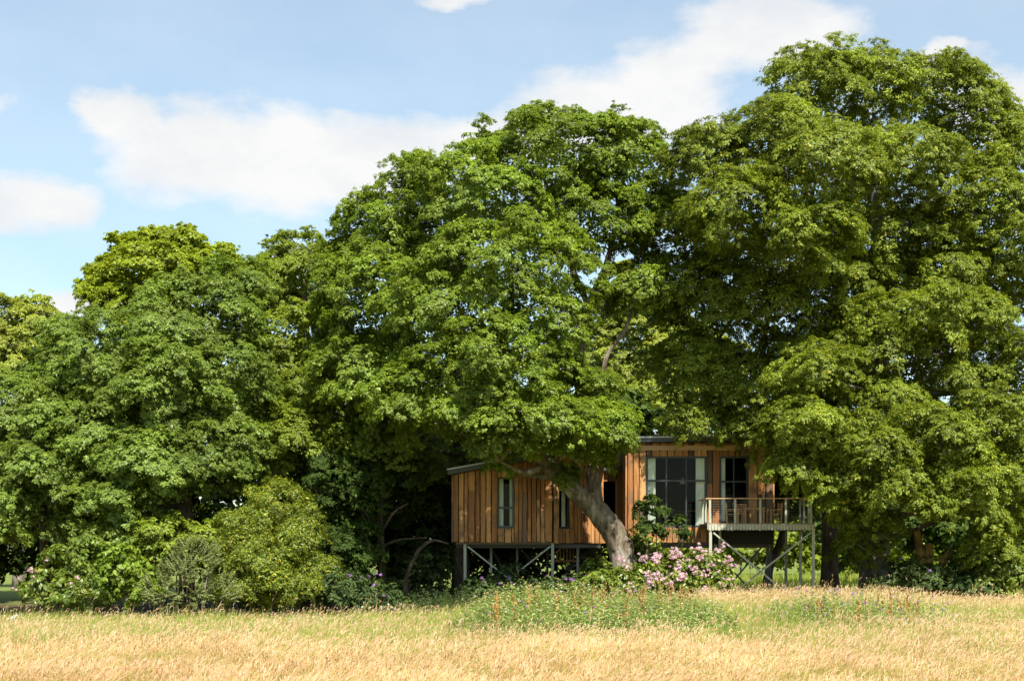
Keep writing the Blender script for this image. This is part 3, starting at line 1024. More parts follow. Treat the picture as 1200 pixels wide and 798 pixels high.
def clad_wall(p0, p1, z0, top, openings, tilt=None, bw=(0.17, 0.34), inside=0.16, boards=True):
    """A wall from p0 to p1 (plan points), its boards on the outer (right hand of p0->p1) side. openings: (u0, u1, zlo, zhi)."""
    p0, p1 = Vector((p0[0], p0[1], 0)), Vector((p1[0], p1[1], 0))
    Lw = (p1 - p0).length
    du = (p1 - p0) / Lw
    nrm = Vector((du.y, -du.x, 0))
    tf = top if callable(top) else (lambda u: top)
    cuts = sorted({0.0, Lw} | {o[0] for o in openings} | {o[1] for o in openings})
    mb = MB()

    def slab(u0, u1, a0, a1, b0, b1):
        n = len(mb.v)
        for dd in (0, 1):
            for (u, z) in ((u0, a0), (u1, b0), (u1, b1), (u0, a1)):
                q_ = p0 + du * u - nrm * (inside * dd)
                mb.v.append((q_.x, q_.y, z))
        mb.f += [[n + i for i in q_] for q_ in ((0, 1, 2, 3), (7, 6, 5, 4), (0, 4, 5, 1), (1, 5, 6, 2), (2, 6, 7, 3), (3, 7, 4, 0))]
    spans = []
    for u0, u1 in zip(cuts[:-1], cuts[1:]):
        op = [o for o in openings if o[0] <= u0 + 1e-6 and o[1] >= u1 - 1e-6]
        if op:
            spans += [(u0, u1, z0, op[0][2], op[0][2], False), (u0, u1, op[0][3], None, None, True)]
        else:
            spans.append((u0, u1, z0, None, None, True))
    wall = None
    for (u0, u1, a, b, _, totop) in spans:
        if not totop and b - a < 0.03:
            continue
        slab(u0, u1, a, tf(u0) if totop else b, a, tf(u1) if totop else b)
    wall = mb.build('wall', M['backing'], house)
    if boards:
        for (u0, u1, a, b, _, totop) in spans:
            if not totop and b - a < 0.03:
                continue
            u = u0
            while u < u1 - 0.02:
                w = random.uniform(*bw)
                if u1 - (u + w) < 0.12:
                    w = u1 - u
                gap = random.uniform(0.03, 0.062)
                zt0 = (tf(u) if totop else b) - 0.01
                zt1 = (tf(u + w) if totop else b) - 0.01
                zb = a + random.uniform(-0.025, 0.02) * (1 if a == z0 else 0.2)
                th = random.uniform(0.03, 0.075)
                pieces = [(zb, zt0, zt1)]
                if zt0 - zb > 2.2 and random.random() < 0.28:
                    zc = zb + random.uniform(0.25, 0.75) * (zt0 - zb)
                    pieces = [(zb, zc, zc), (zc + 0.008, zt0, zt1)]
                for (s0, s1, s2) in pieces:
                    me = board_shape('board', None, du, nrm, w - gap, s0, s1, s2, th + random.uniform(-0.008, 0.01), 0.018)
                    o = link('board', me, M['board'], wall)
                    q_ = p0 + du * (u + gap / 2) + nrm * 0.003
                    o.matrix_parent_inverse = Matrix.Translation(-Vector(house.location)) if False else Matrix.Identity(4)
                    o.location = (q_.x, q_.y, s0)
                u += w
    return wall, p0, du, nrm


def window_unit(p0, du, nrm, u0, u1, z0, z1, bars_u, bars_z, name='window', curtain=(), fw=0.085):
    """Dark framed glazing set in an opening; bars at the given fractions, panes between them."""
    fr = MB()

    def pt(u, z, d):
        q_ = p0 + du * u - nrm * d
        return Vector((q_.x, q_.y, z))
    dep = 0.05
    y_ = Vector((nrm.x, nrm.y, 0))
    for (a, b) in (((u0, z0 + fw / 2), (u1, z0 + fw / 2)), ((u0, z1 - fw / 2), (u1, z1 - fw / 2))):
        fr.bar(pt(a[0], a[1], dep), pt(b[0], b[1], dep), 0.09, fw)
    for u in (u0 + fw / 2, u1 - fw / 2):
        fr.bar(pt(u, z0 + fw, dep), pt(u, z1 - fw, dep), fw, 0.088, y_)
    frame = fr.build(name, M['frame'], house)
    zs = [z0 + fw] + [z0 + (z1 - z0) * t for t in bars_z] + [z1 - fw]
    us = [u0 + fw] + [u0 + (u1 - u0) * t for t in bars_u] + [u1 - fw]
    for z in zs[1:-1]:
        MB().bar(pt(u0 + fw, z, dep), pt(u1 - fw, z, dep), 0.08, 0.075).build('transom', M['frame'], frame)
    for u in us[1:-1]:
        for za, zb in zip(zs[:-1], zs[1:]):
            MB().bar(pt(u, za + (0.04 if za != zs[0] else 0), dep), pt(u, zb - (0.04 if zb != zs[-1] else 0), dep), 0.06, 0.075, y_).build('mullion', M['frame'], frame)
    for ua, ub in zip(us[:-1], us[1:]):
        for za, zb in zip(zs[:-1], zs[1:]):
            pa, pb = pt(ua, za, dep), pt(ub, zb, dep)
            g = MB()
            g.v = [tuple(pt(ua, za, dep)), tuple(pt(ub, za, dep)), tuple(pt(ub, zb, dep)), tuple(pt(ua, zb, dep))]
            g.f = [[0, 1, 2, 3]]
            g.build('pane', M['glass'], frame)
    for (ca, cb) in curtain:
        c = MB()
        n = 26
        for i in range(n + 1):
            u = ca + (cb - ca) * i / n
            dd = 0.19 + 0.035 * math.sin(i * 1.55) + 0.01 * math.sin(i * 0.7)
            c.v += [tuple(pt(u, z0 + 0.03, dd)), tuple(pt(u, z1 - 0.03, dd * 0.9 + 0.02))]
        c.f = [[2 * i, 2 * i + 2, 2 * i + 3, 2 * i + 1] for i in range(n)]
        c.build('curtain', M['curtain'], frame, True)
    return frame


# ---- left wing
A = (XP(531, 65.6), 65.6)
B = (XP(647, 65.8), 65.8)
C_ = (XP(707, 67.6), 67.6)
ZL0, ZL1 = ZP(553, 65.6) - 0.12, ZP(531.5, 65.8) - 0.12
LA = math.hypot(B[0] - A[0], B[1] - A[1])
uA = lambda px: (XP(px, 65.7) - A[0])
wA = clad_wall(A, B, WB, lambda u: ZL0 + (ZL1 - ZL0) * u / LA, [(uA(583), uA(602.5), ZP(618.5, 65.7), ZP(559, 65.7))])
w_ = (uA(583), uA(602.5))
window_unit(*wA[1:], w_[0], w_[1], ZP(618.5, 65.7), ZP(559, 65.7), [], [0.40], curtain=[(w_[0] + 0.09, w_[0] + 0.28), (w_[1] - 0.2, w_[1] - 0.07)])
LB = math.hypot(C_[0] - B[0], C_[1] - B[1])
uB = lambda px: (XP(px, 66.2) - B[0]) * 1.11
wB = clad_wall((B[0] + 0.06, B[1]), C_, WB - 0.03, ZL1 + 0.1, [(uB(653), uB(668), ZP(619, 66.1), ZP(574, 66.1))])
window_unit(*wB[1:], uB(653), uB(668), ZP(619, 66.1), ZP(574, 66.1), [], [], curtain=[(uB(661), uB(666))])
clad_wall((A[0], 71.0), (A[0], A[1] + 0.02), WB, ZL0, [])
clad_wall((C_[0], 71.0), (A[0], 71.0), WB, ZL0, [], boards=False)
fl = MB()
pl = [(A[0] + 0.1, A[1] + 0.2), (B[0], B[1] + 0.2), (C_[0] - 0.1, C_[1] + 0.2), (C_[0] - 0.1, 70.9), (A[0] + 0.1, 70.9)]
fl.v = [(x, y, WB - 0.1) for x, y in pl] + [(x, y, WB + 0.75) for x, y in pl]
fl.f = [[4, 3, 2, 1, 0], [5, 6, 7, 8, 9]] + [[i, (i + 1) % 5, 5 + (i + 1) % 5, 5 + i] for i in range(5)]
fl.build('floor', M['inner_floor'], house)
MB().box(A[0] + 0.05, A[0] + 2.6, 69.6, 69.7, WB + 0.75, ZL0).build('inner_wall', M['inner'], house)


def roof_slab(pts, z, th, name='roof'):
    """pts: plan corners with their own heights (x, y, z)."""
    mb = MB()
    n = len(pts)
    mb.v = [(x, y, zz) for x, y, zz in pts] + [(x, y, zz + th) for x, y, zz in pts]
    mb.f = [list(range(n))[::-1], [n + i for i in range(n)]] + [[i, (i + 1) % n, n + (i + 1) % n, n + i] for i in range(n)]
    return mb.build(name, M['fascia'], house)


def roof_with_edge(x0, z0, x1, z1, y0, y1, th=0.2):
    r = roof_slab([(x0, y0, z0), (x1, y0, z1), (x1, y1, z1), (x0, y1, z0)], 0, th)
    mb = MB()
    e = 0.05
    mb.v = [(x0 - e, y0 - e, z0 + th + 0.003), (x1 + e, y0 - e, z1 + th + 0.003), (x1 + e, y1 + e, z1 + th + 0.003), (x0 - e, y1 + e, z0 + th + 0.003)]
    mb.v += [(x, y, z + 0.07) for x, y, z in mb.v]
    mb.f = [[3, 2, 1, 0], [4, 5, 6, 7], [0, 1, 5, 4], [1, 2, 6, 5], [2, 3, 7, 6], [3, 0, 4, 7]]
    mb.build('zinc_edge', M['zinc'], r)
    return r


roof_with_edge(A[0] - 0.22, ZL0 - 0.02, B[0] + 0.1, ZL1 + 0.02, 65.25, 71.3)
roof_with_edge(B[0] + 0.2, ZL1 + 0.06, C_[0] + 0.15, ZL1 - 0.1, 66.3, 71.3)

# ---- the link between the wings
K0, K1 = (XP(690, 68.6), 68.6), (XP(736, 68.6), 68.6)
ZK = ZP(552, 68.6)
uK = lambda px: XP(px, 68.6) - K0[0]
wK = clad_wall(K0, K1, WB - 0.03, ZK, [(uK(697), uK(722), ZP(612, 68.6), ZP(564, 68.6))])
clad_wall((K1[0], 71.5), (K0[0], 71.5), WB, ZK, [], boards=False)
MB().box(K0[0], K1[0], 68.7, 71.4, WB - 0.1, WB + 0.75).build('floor', M['inner_floor'], house)
rk = roof_slab([(K0[0] - 0.6, 68.2, ZK + 0.01), (K1[0] + 0.1, 68.2, ZK + 0.01), (K1[0] + 0.1, 71.6, ZK + 0.01), (K0[0] - 0.6, 71.6, ZK + 0.01)], 0, 0.16)
for u in (uK(697), uK(722)):
    q_ = wK[1] + wK[2] * u + wK[3] * 0.05
    MB().bar(Vector((q_.x, q_.y, ZP(612, 68.6))), Vector((q_.x, q_.y, ZP(563, 68.6))), 0.09, 0.14, Vector((0, 1, 0))).build('door_jamb', M['stairwood'], house)

# ---- right wing
D = (XP(735, 66.0), 66.0)
E = (XP(906, 66.0), 66.0)
ZR = ZP(519, 66.0)
uD = lambda px: XP(px, 66.0) - D[0]
win = (uD(757), uD(828.5), ZP(617.5, 66), ZP(534.5, 66))
door = (uD(843), uD(877), ZP(612.5, 66), ZP(534.5, 66))
wD = clad_wall(D, E, WB, ZR, [win, door], bw=(0.22, 0.42))
window_unit(*wD[1:], *win, [0.335, 0.66], [0.655], curtain=[(win[0] + 0.08, win[0] + 0.46), (win[1] - 0.5, win[1] - 0.08)])
dr = window_unit(*wD[1:], *door, [0.5], [0.62], name='door', curtain=[(door[0] + 0.08, door[0] + 0.3)], fw=0.09)
for s in (-0.05, 0.05):
    q_ = wD[1] + wD[2] * ((door[0] + door[1]) / 2 + s) + wD[3] * 0.03
    MB().bar((q_.x, q_.y, 4.45), (q_.x, q_.y, 4.65), 0.025).build('handle', M['zinc'], dr)
clad_wall((E[0], 66.02), (E[0], 72.0), WB, ZR, [])
clad_wall((D[0], 72.0), (D[0], 66.02), WB, ZR, [], bw=(0.22, 0.42))
clad_wall((E[0], 72.0), (D[0], 72.0), WB, ZR, [], boards=False)
MB().box(D[0] + 0.18, E[0] - 0.18, 66.2, 71.8, WB - 0.1, WB + 0.78).build('floor', M['inner_floor'], house)
MB().box(D[0] + 0.17, E[0] - 0.17, 71.72, 71.8, WB + 1.55, WB + 1.62).build('shelf', M['stairwood'], house)
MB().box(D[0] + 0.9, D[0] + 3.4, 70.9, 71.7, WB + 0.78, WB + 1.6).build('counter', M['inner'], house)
roof_with_edge(D[0] - 0.25, ZR + 0.01, E[0] + 0.45, ZR + 0.06, 65.55, 72.4, 0.18)
hb = MB()
hb.box(D[0] + 0.02, E[0] - 0.02, 65.925, 65.99, ZR - 0.34, ZR - 0.12)
hb.build('eaves_board', M['rail'], house)
# kitchen lamp glow is off by day: only the shade hangs behind the glass
MB().tube([(XP(800, 69), 69, ZP(560, 69)), (XP(800, 69), 69, ZP(567, 69))], [0.06, 0.16], 10).build('lamp_shade', M['lamp'], house, True)


# ---- stilts and bracing
def stilt(px, py0, Y, w=0.15, m='steel', foot=None):
    x = XP(px, Y)
    z1 = ZP(py0, Y)
    MB().box(x - w / 2, x + w / 2, Y - w / 2, Y + w / 2, zgf(x, Y) - 0.3, z1).build('stilt', M[m], house)


def brace(a, b, w=0.085, m='steel'):
    MB().bar(P(*a), P(*b), w, 0.07).build('brace', M[m], house)


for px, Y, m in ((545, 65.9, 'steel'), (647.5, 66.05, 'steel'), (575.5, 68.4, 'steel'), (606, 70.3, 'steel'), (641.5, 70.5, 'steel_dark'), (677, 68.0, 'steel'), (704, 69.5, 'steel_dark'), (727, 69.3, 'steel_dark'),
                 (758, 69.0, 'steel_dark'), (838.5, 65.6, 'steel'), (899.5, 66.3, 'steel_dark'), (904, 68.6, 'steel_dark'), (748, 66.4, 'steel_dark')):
    stilt(px, 634, Y, 0.13 if Y < 67 else 0.11, m)
brace((548, 640, 65.8), (609, 688, 65.8))
brace((645, 640, 65.95), (576, 694, 65.95))
brace((575, 641, 68.6), (606, 700, 70.2), 0.08, 'steel_dark')
brace((608, 640, 70.4), (645, 682, 70.4), 0.08, 'steel_dark')
brace((652, 690, 69.4), (704, 640, 69.4), 0.08, 'steel_dark')
brace((841, 649, 66.2), (882, 694, 66.2), 0.08, 'steel_dark')
brace((896, 637, 66.35), (848, 694, 66.35), 0.08, 'steel_dark')
for x0, x1, Y in ((A[0] + 0.1, C_[0] - 0.2, 66.6), (A[0] + 0.1, C_[0] - 0.2, 70.2), (D[0] + 0.1, E[0] - 0.1, 66.4), (D[0] + 0.1, E[0] - 0.1, 71.2)):
    MB().box(x0, x1, Y - 0.08, Y + 0.08, WB - 0.27, WB - 0.101).build('beam_or_shade_box', M['steel_dark'], house)

# ---- balcony
FY = 63.0
DX0, DX1 = XP(829, FY), XP(954.5, FY)
DZ = ZP(613, FY)
DB = ZP(621, FY)
deck = MB().box(DX0 + 0.04, DX1 - 0.04, FY + 0.06, 65.9, DZ - 0.14, DZ - 0.045).build('balcony', M['steel_dark'], house)
yb = FY + 0.01
while yb < 65.85:
    MB().box(DX0, DX1, yb, yb + 0.135, DZ - 0.042, DZ).build('deck_board', M['deckboard'], deck)
    yb += 0.145
nb = 34
for i in range(nb):
    x = DX0 + 0.03 + (DX1 - DX0 - 0.06) * (i + 0.5) / nb
    w = 0.048
    MB().box(x - w, x + w, FY - 0.035 - random.uniform(0, 0.01), FY, DB + random.uniform(-0.01, 0.01), DZ - 0.05).build('fascia_batten', M['batten'], deck)
for i in range(20):
    y = FY + 0.08 + 2.75 * (i + 0.5) / 20
    MB().box(DX1, DX1 + 0.035, y - 0.05, y + 0.05, DB, DZ - 0.05).build('fascia_batten', M['batten'], deck)
MB().box(DX0, DX1, FY + 0.003, FY + 0.058, DB + 0.03, DZ - 0.046).build('edge_beam', M['steel'], deck)
for i in range(7):
    x = DX0 + 0.5 + i * (DX1 - DX0 - 1) / 6
    MB().box(x - 0.04, x + 0.04, FY + 0.06, 65.9, DZ - 0.34, DZ - 0.142).build('joist', M['steel_dark'], deck)
RZ = ZP(584.5, FY)
for px in (832, 861.5, 891, 921, 950.5):
    x = XP(px, FY)
    MB().box(x - 0.045, x + 0.045, FY - 0.015, FY + 0.075, DZ + 0.002, RZ).build('rail_post', M['steel'], deck)
for y in (64.0, 65.0, 65.85):
    for x in (DX1 - 0.06, DX0 + 0.06):
        if x < 10 and y > 65.8:
            continue
        MB().box(x - 0.04, x + 0.04, y - 0.04, y + 0.04, DZ + 0.002, RZ).build('rail_post', M['steel'], deck)
MB().box(DX0 - 0.08, DX1 + 0.05, FY - 0.05, FY + 0.11, RZ + 0.002, RZ + 0.042).build('handrail', M['rail'], deck)
MB().box(DX1 - 0.13, DX1 + 0.03, FY + 0.113, 65.9, RZ + 0.002, RZ + 0.042).build('handrail', M['rail'], deck)
MB().box(DX0 - 0.03, DX0 + 0.13, FY + 0.113, 65.9, RZ + 0.002, RZ + 0.042).build('handrail', M['rail'], deck)
for i in range(9):
    z = DZ + 0.1 + i * 0.108
    MB().bar((DX0 + 0.05, FY + 0.03, z), (DX1 - 0.05, FY + 0.03, z), 0.004).build('rail_wire', M['steel'], deck)
    MB().bar((DX1 - 0.06, FY + 0.05, z), (DX1 - 0.06, 65.85, z), 0.004).build('rail_wire', M['steel'], deck)
for px, Y in ((832.5, FY + 0.09), (953, FY + 0.09), (938, 65.75), (843.5, 65.2)):
    x = XP(px, Y)
    MB().box(x - 0.06, x + 0.06, Y - 0.06, Y + 0.06, zgf(x, Y) - 0.3, DB + 0.02).build('stilt', M['steel'], house)
x = XP(921, 69)
MB().box(x - 0.06, x + 0.06, 68.94, 69.06, zgf(x, 69) - 0.3, 3.3).build('stilt', M['steel'], house)
brace((836, 624, FY - 0.02), (921, 694, FY - 0.02), 0.1)
brace((950, 624, FY + 0.2), (860, 694, FY + 0.2), 0.1)

MB().box(XP(836, 65.6), XP(905, 65.6), 65.3, 65.8, ZP(637.5, 65.6), DB + 0.02).build('beam_or_shade_box', M['backing'], house)  # black box added to stand for the deep shade under the balcony

# ---- stair under the left wing
stair = MB().bar(P(664, 668, 71.2), P(706, 634, 71.2), 0.06, 0.28).build('staircase', M['steel_dark'], house)
for i in range(7):
    t = i / 6
    c = P(648, 690, 70.6).lerp(P(706, 634, 70.6), t)
    MB().box(c.x - 0.2, c.x + 0.12, 70.2, 71.1, c.z - 0.05, c.z).build('tread', M['stairwood'], stair)
for i in range(6):
    x = XP(653 + i * 3.8, 69.6)
    MB().box(x - 0.03, x + 0.03, 69.57, 69.63, ZP(656, 69.6), ZP(641 if i > 1 else 648 - i * 3, 69.6)).build('baluster', M['stairwood'], stair)
MB().bar(P(651, 648, 69.6), P(660, 640, 69.6), 0.06, 0.09).build('stair_rail', M['rail'], stair)
MB().bar(P(650, 657, 69.65), P(676, 657, 69.65), 0.06, 0.1).build('stair_rail', M['stairwood'], stair)

# ---- plank panel on the ground under the left wing
gz_ = zgf(XP(645, 68.6), 68.6)
pp = empty('plank_panel', (XP(645, 68.7), 68.7, gz_), 'low panel of red-brown stained planks standing under the treehouse stilts', 'panel')
for i in range(9):
    x = XP(606, 68.7) + i * 0.3
    MB().box(x, x + 0.285, 68.68 + random.uniform(-.01, .01), 68.72, gz_ - 0.05, ZP(679, 68.7) + random.uniform(-.02, .02)).build('plank', M['redwood'], pp)
MB().box(XP(606, 68.7), XP(606, 68.7) + 2.7, 68.73, 68.78, gz_ + 0.5, gz_ + 0.6).build('rail', M['redwood'], pp)


# ---- garden table and chairs on the balcony
def teak_chair(x, y, rz, label):
    root = empty('garden_chair', (x, y, DZ), label, 'chair', 'teak chairs on the balcony')
    R_ = Matrix.Rotation(rz, 3, 'Z')

    def b(name, bars):
        mb = MB()
        for (p, q_, w, h) in bars:
            P0, P1 = R_ @ Vector(p), R_ @ Vector(q_)
            mb.bar(P0 + root.location, P1 + root.location, w, h)
        mb.build(name, M['teak'], root)
    for sx in (-0.25, 0.25):
        b('leg', [((sx, -0.24, 0.004), (sx, -0.24, 0.62), 0.05, 0.05)])
        b('leg', [((sx, 0.24, 0.004), (sx, 0.30, 0.95), 0.05, 0.05)])
        b('armrest', [((sx, -0.28, 0.64), (sx, 0.27, 0.645), 0.065, 0.03)])
    for i in range(6):
        yy = -0.22 + i * 0.085
        b('seat_slat', [((-0.22, yy, 0.43), (0.22, yy, 0.43), 0.065, 0.022)])
    for i in range(5):
        z = 0.52 + i * 0.095
        b('back_slat', [((-0.225, 0.257 + (z - 0.43) * 0.06, z), (0.225, 0.257 + (z - 0.43) * 0.06, z), 0.022, 0.055)])
    return root


tx, ty = XP(883, 64.5), 64.5
teak_chair(XP(858.5, 64.4), 64.4, math.radians(78), 'teak garden chair standing by the French door end of the table')
teak_chair(XP(872, 65.2), 65.2, math.radians(20), 'teak garden chair tucked in behind the balcony table')
teak_chair(XP(907, 64.5), 64.5, math.radians(-80), 'teak garden chair at the table end away from the French door')
tb = empty('garden_table', (tx, ty, DZ), 'small slatted teak table between the chairs on the balcony', 'table')
for i in range(7):
    MB().box(tx - 0.5, tx + 0.5, ty - 0.36 + i * 0.104, ty - 0.36 + i * 0.104 + 0.092, DZ + 0.71, DZ + 0.735).build('slat', M['teak'], tb)
MB().box(tx - 0.46, tx + 0.46, ty - 0.3, ty + 0.3, DZ + 0.64, DZ + 0.708).build('apron', M['teak'], tb)
for sx in (-1, 1):
    for sy in (-1, 1):
        MB().box(tx + sx * 0.42 - 0.03, tx + sx * 0.42 + 0.03, ty + sy * 0.26 - 0.03, ty + sy * 0.26 + 0.03, DZ + 0.003, DZ + 0.639).build('leg', M['teak'], tb)

# ================================================================== trees
make_tree('oak_tree', 'great oak with leaning pale trunk growing between the two wings of the treehouse',
          [(737, 690, 64.4, 0.62), (730, 655, 64.4, 0.56), (718, 622, 64.4, 0.55), (697, 596, 64.3, 0.5), (672, 573, 64.1, 0.42), (640, 546, 63.8, 0.34), (600, 500, 63.6, 0.28), (560, 440, 63.8, 0.2)],
          [(640, 195, 66.5, 95, 58, 4.2), (725, 190, 66.5, 62, 50, 3.2), (560, 240, 65, 85, 58, 4.2), (690, 270, 66.5, 78, 45, 3.6), (600, 325, 63, 105, 62, 4.4), (755, 250, 66.5, 38, 48, 2.4), (752, 335, 65.5, 36, 30, 1.8),
           (520, 370, 62.5, 75, 60, 3.6), (640, 385, 62, 55, 42, 2.8), (575, 430, 60.8, 88, 52, 3.6), (500, 470, 61.5, 66, 48, 3.0), (615, 492, 60.2, 84, 34, 2.8), (695, 505, 61.4, 52, 32, 2.2), (560, 492, 61, 60, 30, 2.4), (690, 460, 63.5, 34, 22, 1.6), (640, 440, 65, 44, 32, 1.6), (600, 516, 61, 50, 18, 1.6), (655, 514, 62.2, 46, 24, 1.6), (692, 526, 62.8, 32, 20, 1.2), (580, 546, 62.6, 16, 9, 0.6), (662, 566, 63.2, 16, 14, 0.7)],
          M['oak'], M['oak_bark'],
          limbs=[[(700, 600, 64.3, 0.36), (692, 540, 64.8, 0.31), (682, 470, 65.2, 0.27), (678, 420, 65.6, 0.25), (690, 360, 66, 0.2), (712, 305, 66.3, 0.14), (725, 240, 66.4, 0.08)],
                 [(682, 480, 65.2, 0.15), (704, 446, 65.2, 0.12), (712, 415, 65.3, 0.1), (733, 385, 65.2, 0.085), (745, 345, 65.4, 0.06), (757, 270, 66.3, 0.04)],
                 [(690, 360, 66, 0.15), (665, 300, 66, 0.12), (645, 230, 66.3, 0.07)],
                 [(600, 500, 63.6, 0.2), (585, 420, 63, 0.16), (600, 340, 63.3, 0.12), (570, 250, 64.6, 0.06)],
                 [(640, 546, 63.8, 0.2), (612, 553, 62.6, 0.12), (585, 540, 61.6, 0.05)]],
          leaf=0.09, clump=(0.36, 0.88), per=42, cover=1.6, flare=0.75, sides=40, rings=90,
          burl=[((722, 612, 63.7), 0.55, 0.12), ((738, 640, 64.0), 0.45, 0.14), ((716, 640, 63.8), 0.35, 0.08), ((690, 590, 63.7), 0.4, 0.08), ((740, 668, 63.9), 0.5, 0.12)])
make_tree('oak_tree', 'oak with upright dark trunk growing behind the low end of the treehouse',
          [(540, 690, 69.0, 0.42), (540, 600, 69, 0.38), (538, 500, 69, 0.34), (525, 400, 68.6, 0.26), (490, 310, 68, 0.16)],
          [(450, 275, 67, 48, 45, 3.0), (425, 245, 67, 20, 18, 1.2), (440, 350, 66, 62, 60, 3.6), (430, 440, 65.5, 62, 50, 3.2), (480, 210, 67.5, 34, 24, 1.8), (410, 300, 67.5, 28, 30, 2), (455, 520, 67, 55, 42, 2.8), (500, 300, 68, 50, 50, 3), (500, 550, 69, 40, 28, 2)],
          M['oak'], M['dark_bark'], leaf=0.09, clump=(0.36, 0.88), per=42, cover=1.6)
make_tree('maple_tree', 'yellow-green broadleaf tree with pale bare boughs showing, left of the great oak',
          [(372, 700, 70.0, 0.3), (370, 580, 70, 0.26), (362, 450, 70, 0.2), (356, 340, 71, 0.12)],
          [(355, 320, 72, 52, 42, 3.2), (395, 320, 73, 30, 36, 2.2), (325, 345, 72, 34, 40, 2.4), (345, 410, 69.5, 52, 50, 3.2), (375, 470, 67.5, 52, 45, 3), (350, 520, 66.5, 45, 40, 2.6), (395, 400, 70, 34, 45, 2.2), (395, 540, 66.5, 40, 34, 2.2), (318, 440, 69, 26, 40, 2)],
          M['ash'], M['oak_bark'], leaf=0.09, clump=(0.36, 0.88), per=42, cover=1.6)
make_tree('oak_tree', 'broad dark green oak with thin grey trunk facing the meadow',
          [(219, 705, 65.0, 0.34), (219, 620, 65, 0.3), (216, 540, 65, 0.26), (212, 440, 65.3, 0.16), (215, 370, 65.6, 0.08)],
          [(205, 385, 66, 62, 55, 3.6), (262, 370, 66.5, 46, 52, 3), (130, 430, 66, 62, 60, 3.6), (205, 460, 63.6, 72, 55, 3.6), (275, 450, 65, 48, 58, 3), (120, 510, 64, 60, 48, 3.2), (195, 545, 62.4, 70, 42, 3), (265, 530, 63, 45, 42, 2.6), (140, 590, 62, 55, 34, 2.6), (90, 420, 67, 30, 50, 2.4), (295, 340, 68, 24, 30, 2)],
          M['oak_blue'], M['dark_bark'], leaf=0.09, clump=(0.36, 0.88), per=42, cover=1.6)
make_tree('sycamore_tree', 'domed bright yellow-green sycamore rising behind the dark oak',
          [(185, 700, 82.0, 0.4), (186, 560, 82, 0.34), (188, 420, 82, 0.24), (190, 330, 82, 0.12)],
          [(185, 315, 80.5, 56, 34, 4), (140, 338, 80, 38, 22, 2.6), (205, 290, 82, 42, 20, 3), (240, 315, 81.5, 42, 26, 3), (120, 345, 80, 24, 14, 1.6), (165, 365, 79.5, 60, 26, 3), (262, 325, 83, 34, 20, 2.4), (170, 290, 82, 26, 14, 2)],
          M['sycamore'], M['dark_bark'], leaf=0.13, clump=(0.45, 0.9), per=34, cover=1.6, flat=0.5)
make_tree('willow_tree', 'pale lime-green feathery tree against the sky, far end of the wood',
          [(22, 690, 92.0, 0.35), (24, 520, 92, 0.28), (28, 420, 92, 0.16)],
          [(5, 385, 92, 38, 36, 3.6), (48, 380, 92, 26, 24, 2.6), (25, 425, 91, 46, 38, 4), (60, 415, 91, 22, 26, 2.2), (-30, 420, 92, 34, 50, 3)],
          M['pale'], M['oak_bark'], leaf=0.13, clump=(0.45, 0.9), per=34, cover=1.6)
make_tree('oak_tree', 'oak with blue-green foliage standing at the outer end of the meadow edge',
          [(52, 705, 65.0, 0.26), (52, 620, 65, 0.22), (45, 540, 65, 0.18), (30, 470, 65, 0.1)],
          [(25, 480, 65, 56, 42, 3.4), (70, 500, 64.5, 40, 40, 2.8), (-25, 520, 64.5, 44, 56, 3), (40, 550, 63, 60, 36, 3), (5, 600, 62, 44, 34, 2.6), (85, 570, 63, 30, 30, 2.2), (75, 620, 63.5, 30, 20, 1.6)],
          M['oak_blue'], M['dark_bark'], leaf=0.09, clump=(0.36, 0.88), per=42, cover=1.6)
make_tree('yew_tree', 'shaded dark yew with low bare branches, left of the treehouse',
          [(448, 705, 66.0, 0.19), (447, 650, 66, 0.17), (446, 600, 66, 0.14), (450, 540, 66.3, 0.08)],
          [(400, 600, 66.5, 42, 48, 2.4), (440, 560, 67, 46, 34, 2.4), (490, 590, 69.5, 40, 34, 2), (410, 650, 65, 36, 32, 1.8), (380, 560, 65.5, 30, 40, 2)],
          M['shade'], M['dark_bark'],
          limbs=[[(447, 655, 66, 0.08), (425, 640, 65.5, 0.06), (400, 645, 65, 0.03)], [(447, 640, 66, 0.07), (470, 632, 65.4, 0.05), (500, 630, 65, 0.02)], [(446, 625, 66, 0.07), (462, 600, 65.4, 0.05), (478, 590, 65.2, 0.03)]],
          leaf=0.09, clump=(0.36, 0.88), per=42, cover=1.6, limb_r=0.07)
make_tree('pale_tree', 'sunlit pale tree far back, seen in the gap between oak and beech',
          [(752, 690, 97.0, 0.3), (752, 540, 97, 0.22), (752, 450, 97, 0.12)],
          [(748, 420, 97, 52, 60, 4), (770, 480, 96, 46, 48, 4), (720, 490, 98, 40, 46, 4), (780, 380, 98, 30, 40, 3), (830, 450, 99, 60, 60, 4), (735, 350, 98, 36, 36, 3), (700, 420, 99, 40, 50, 3)],
          M['pale'], M['dark_bark'], leaf=0.13, clump=(0.45, 0.9), per=34, cover=1.6)

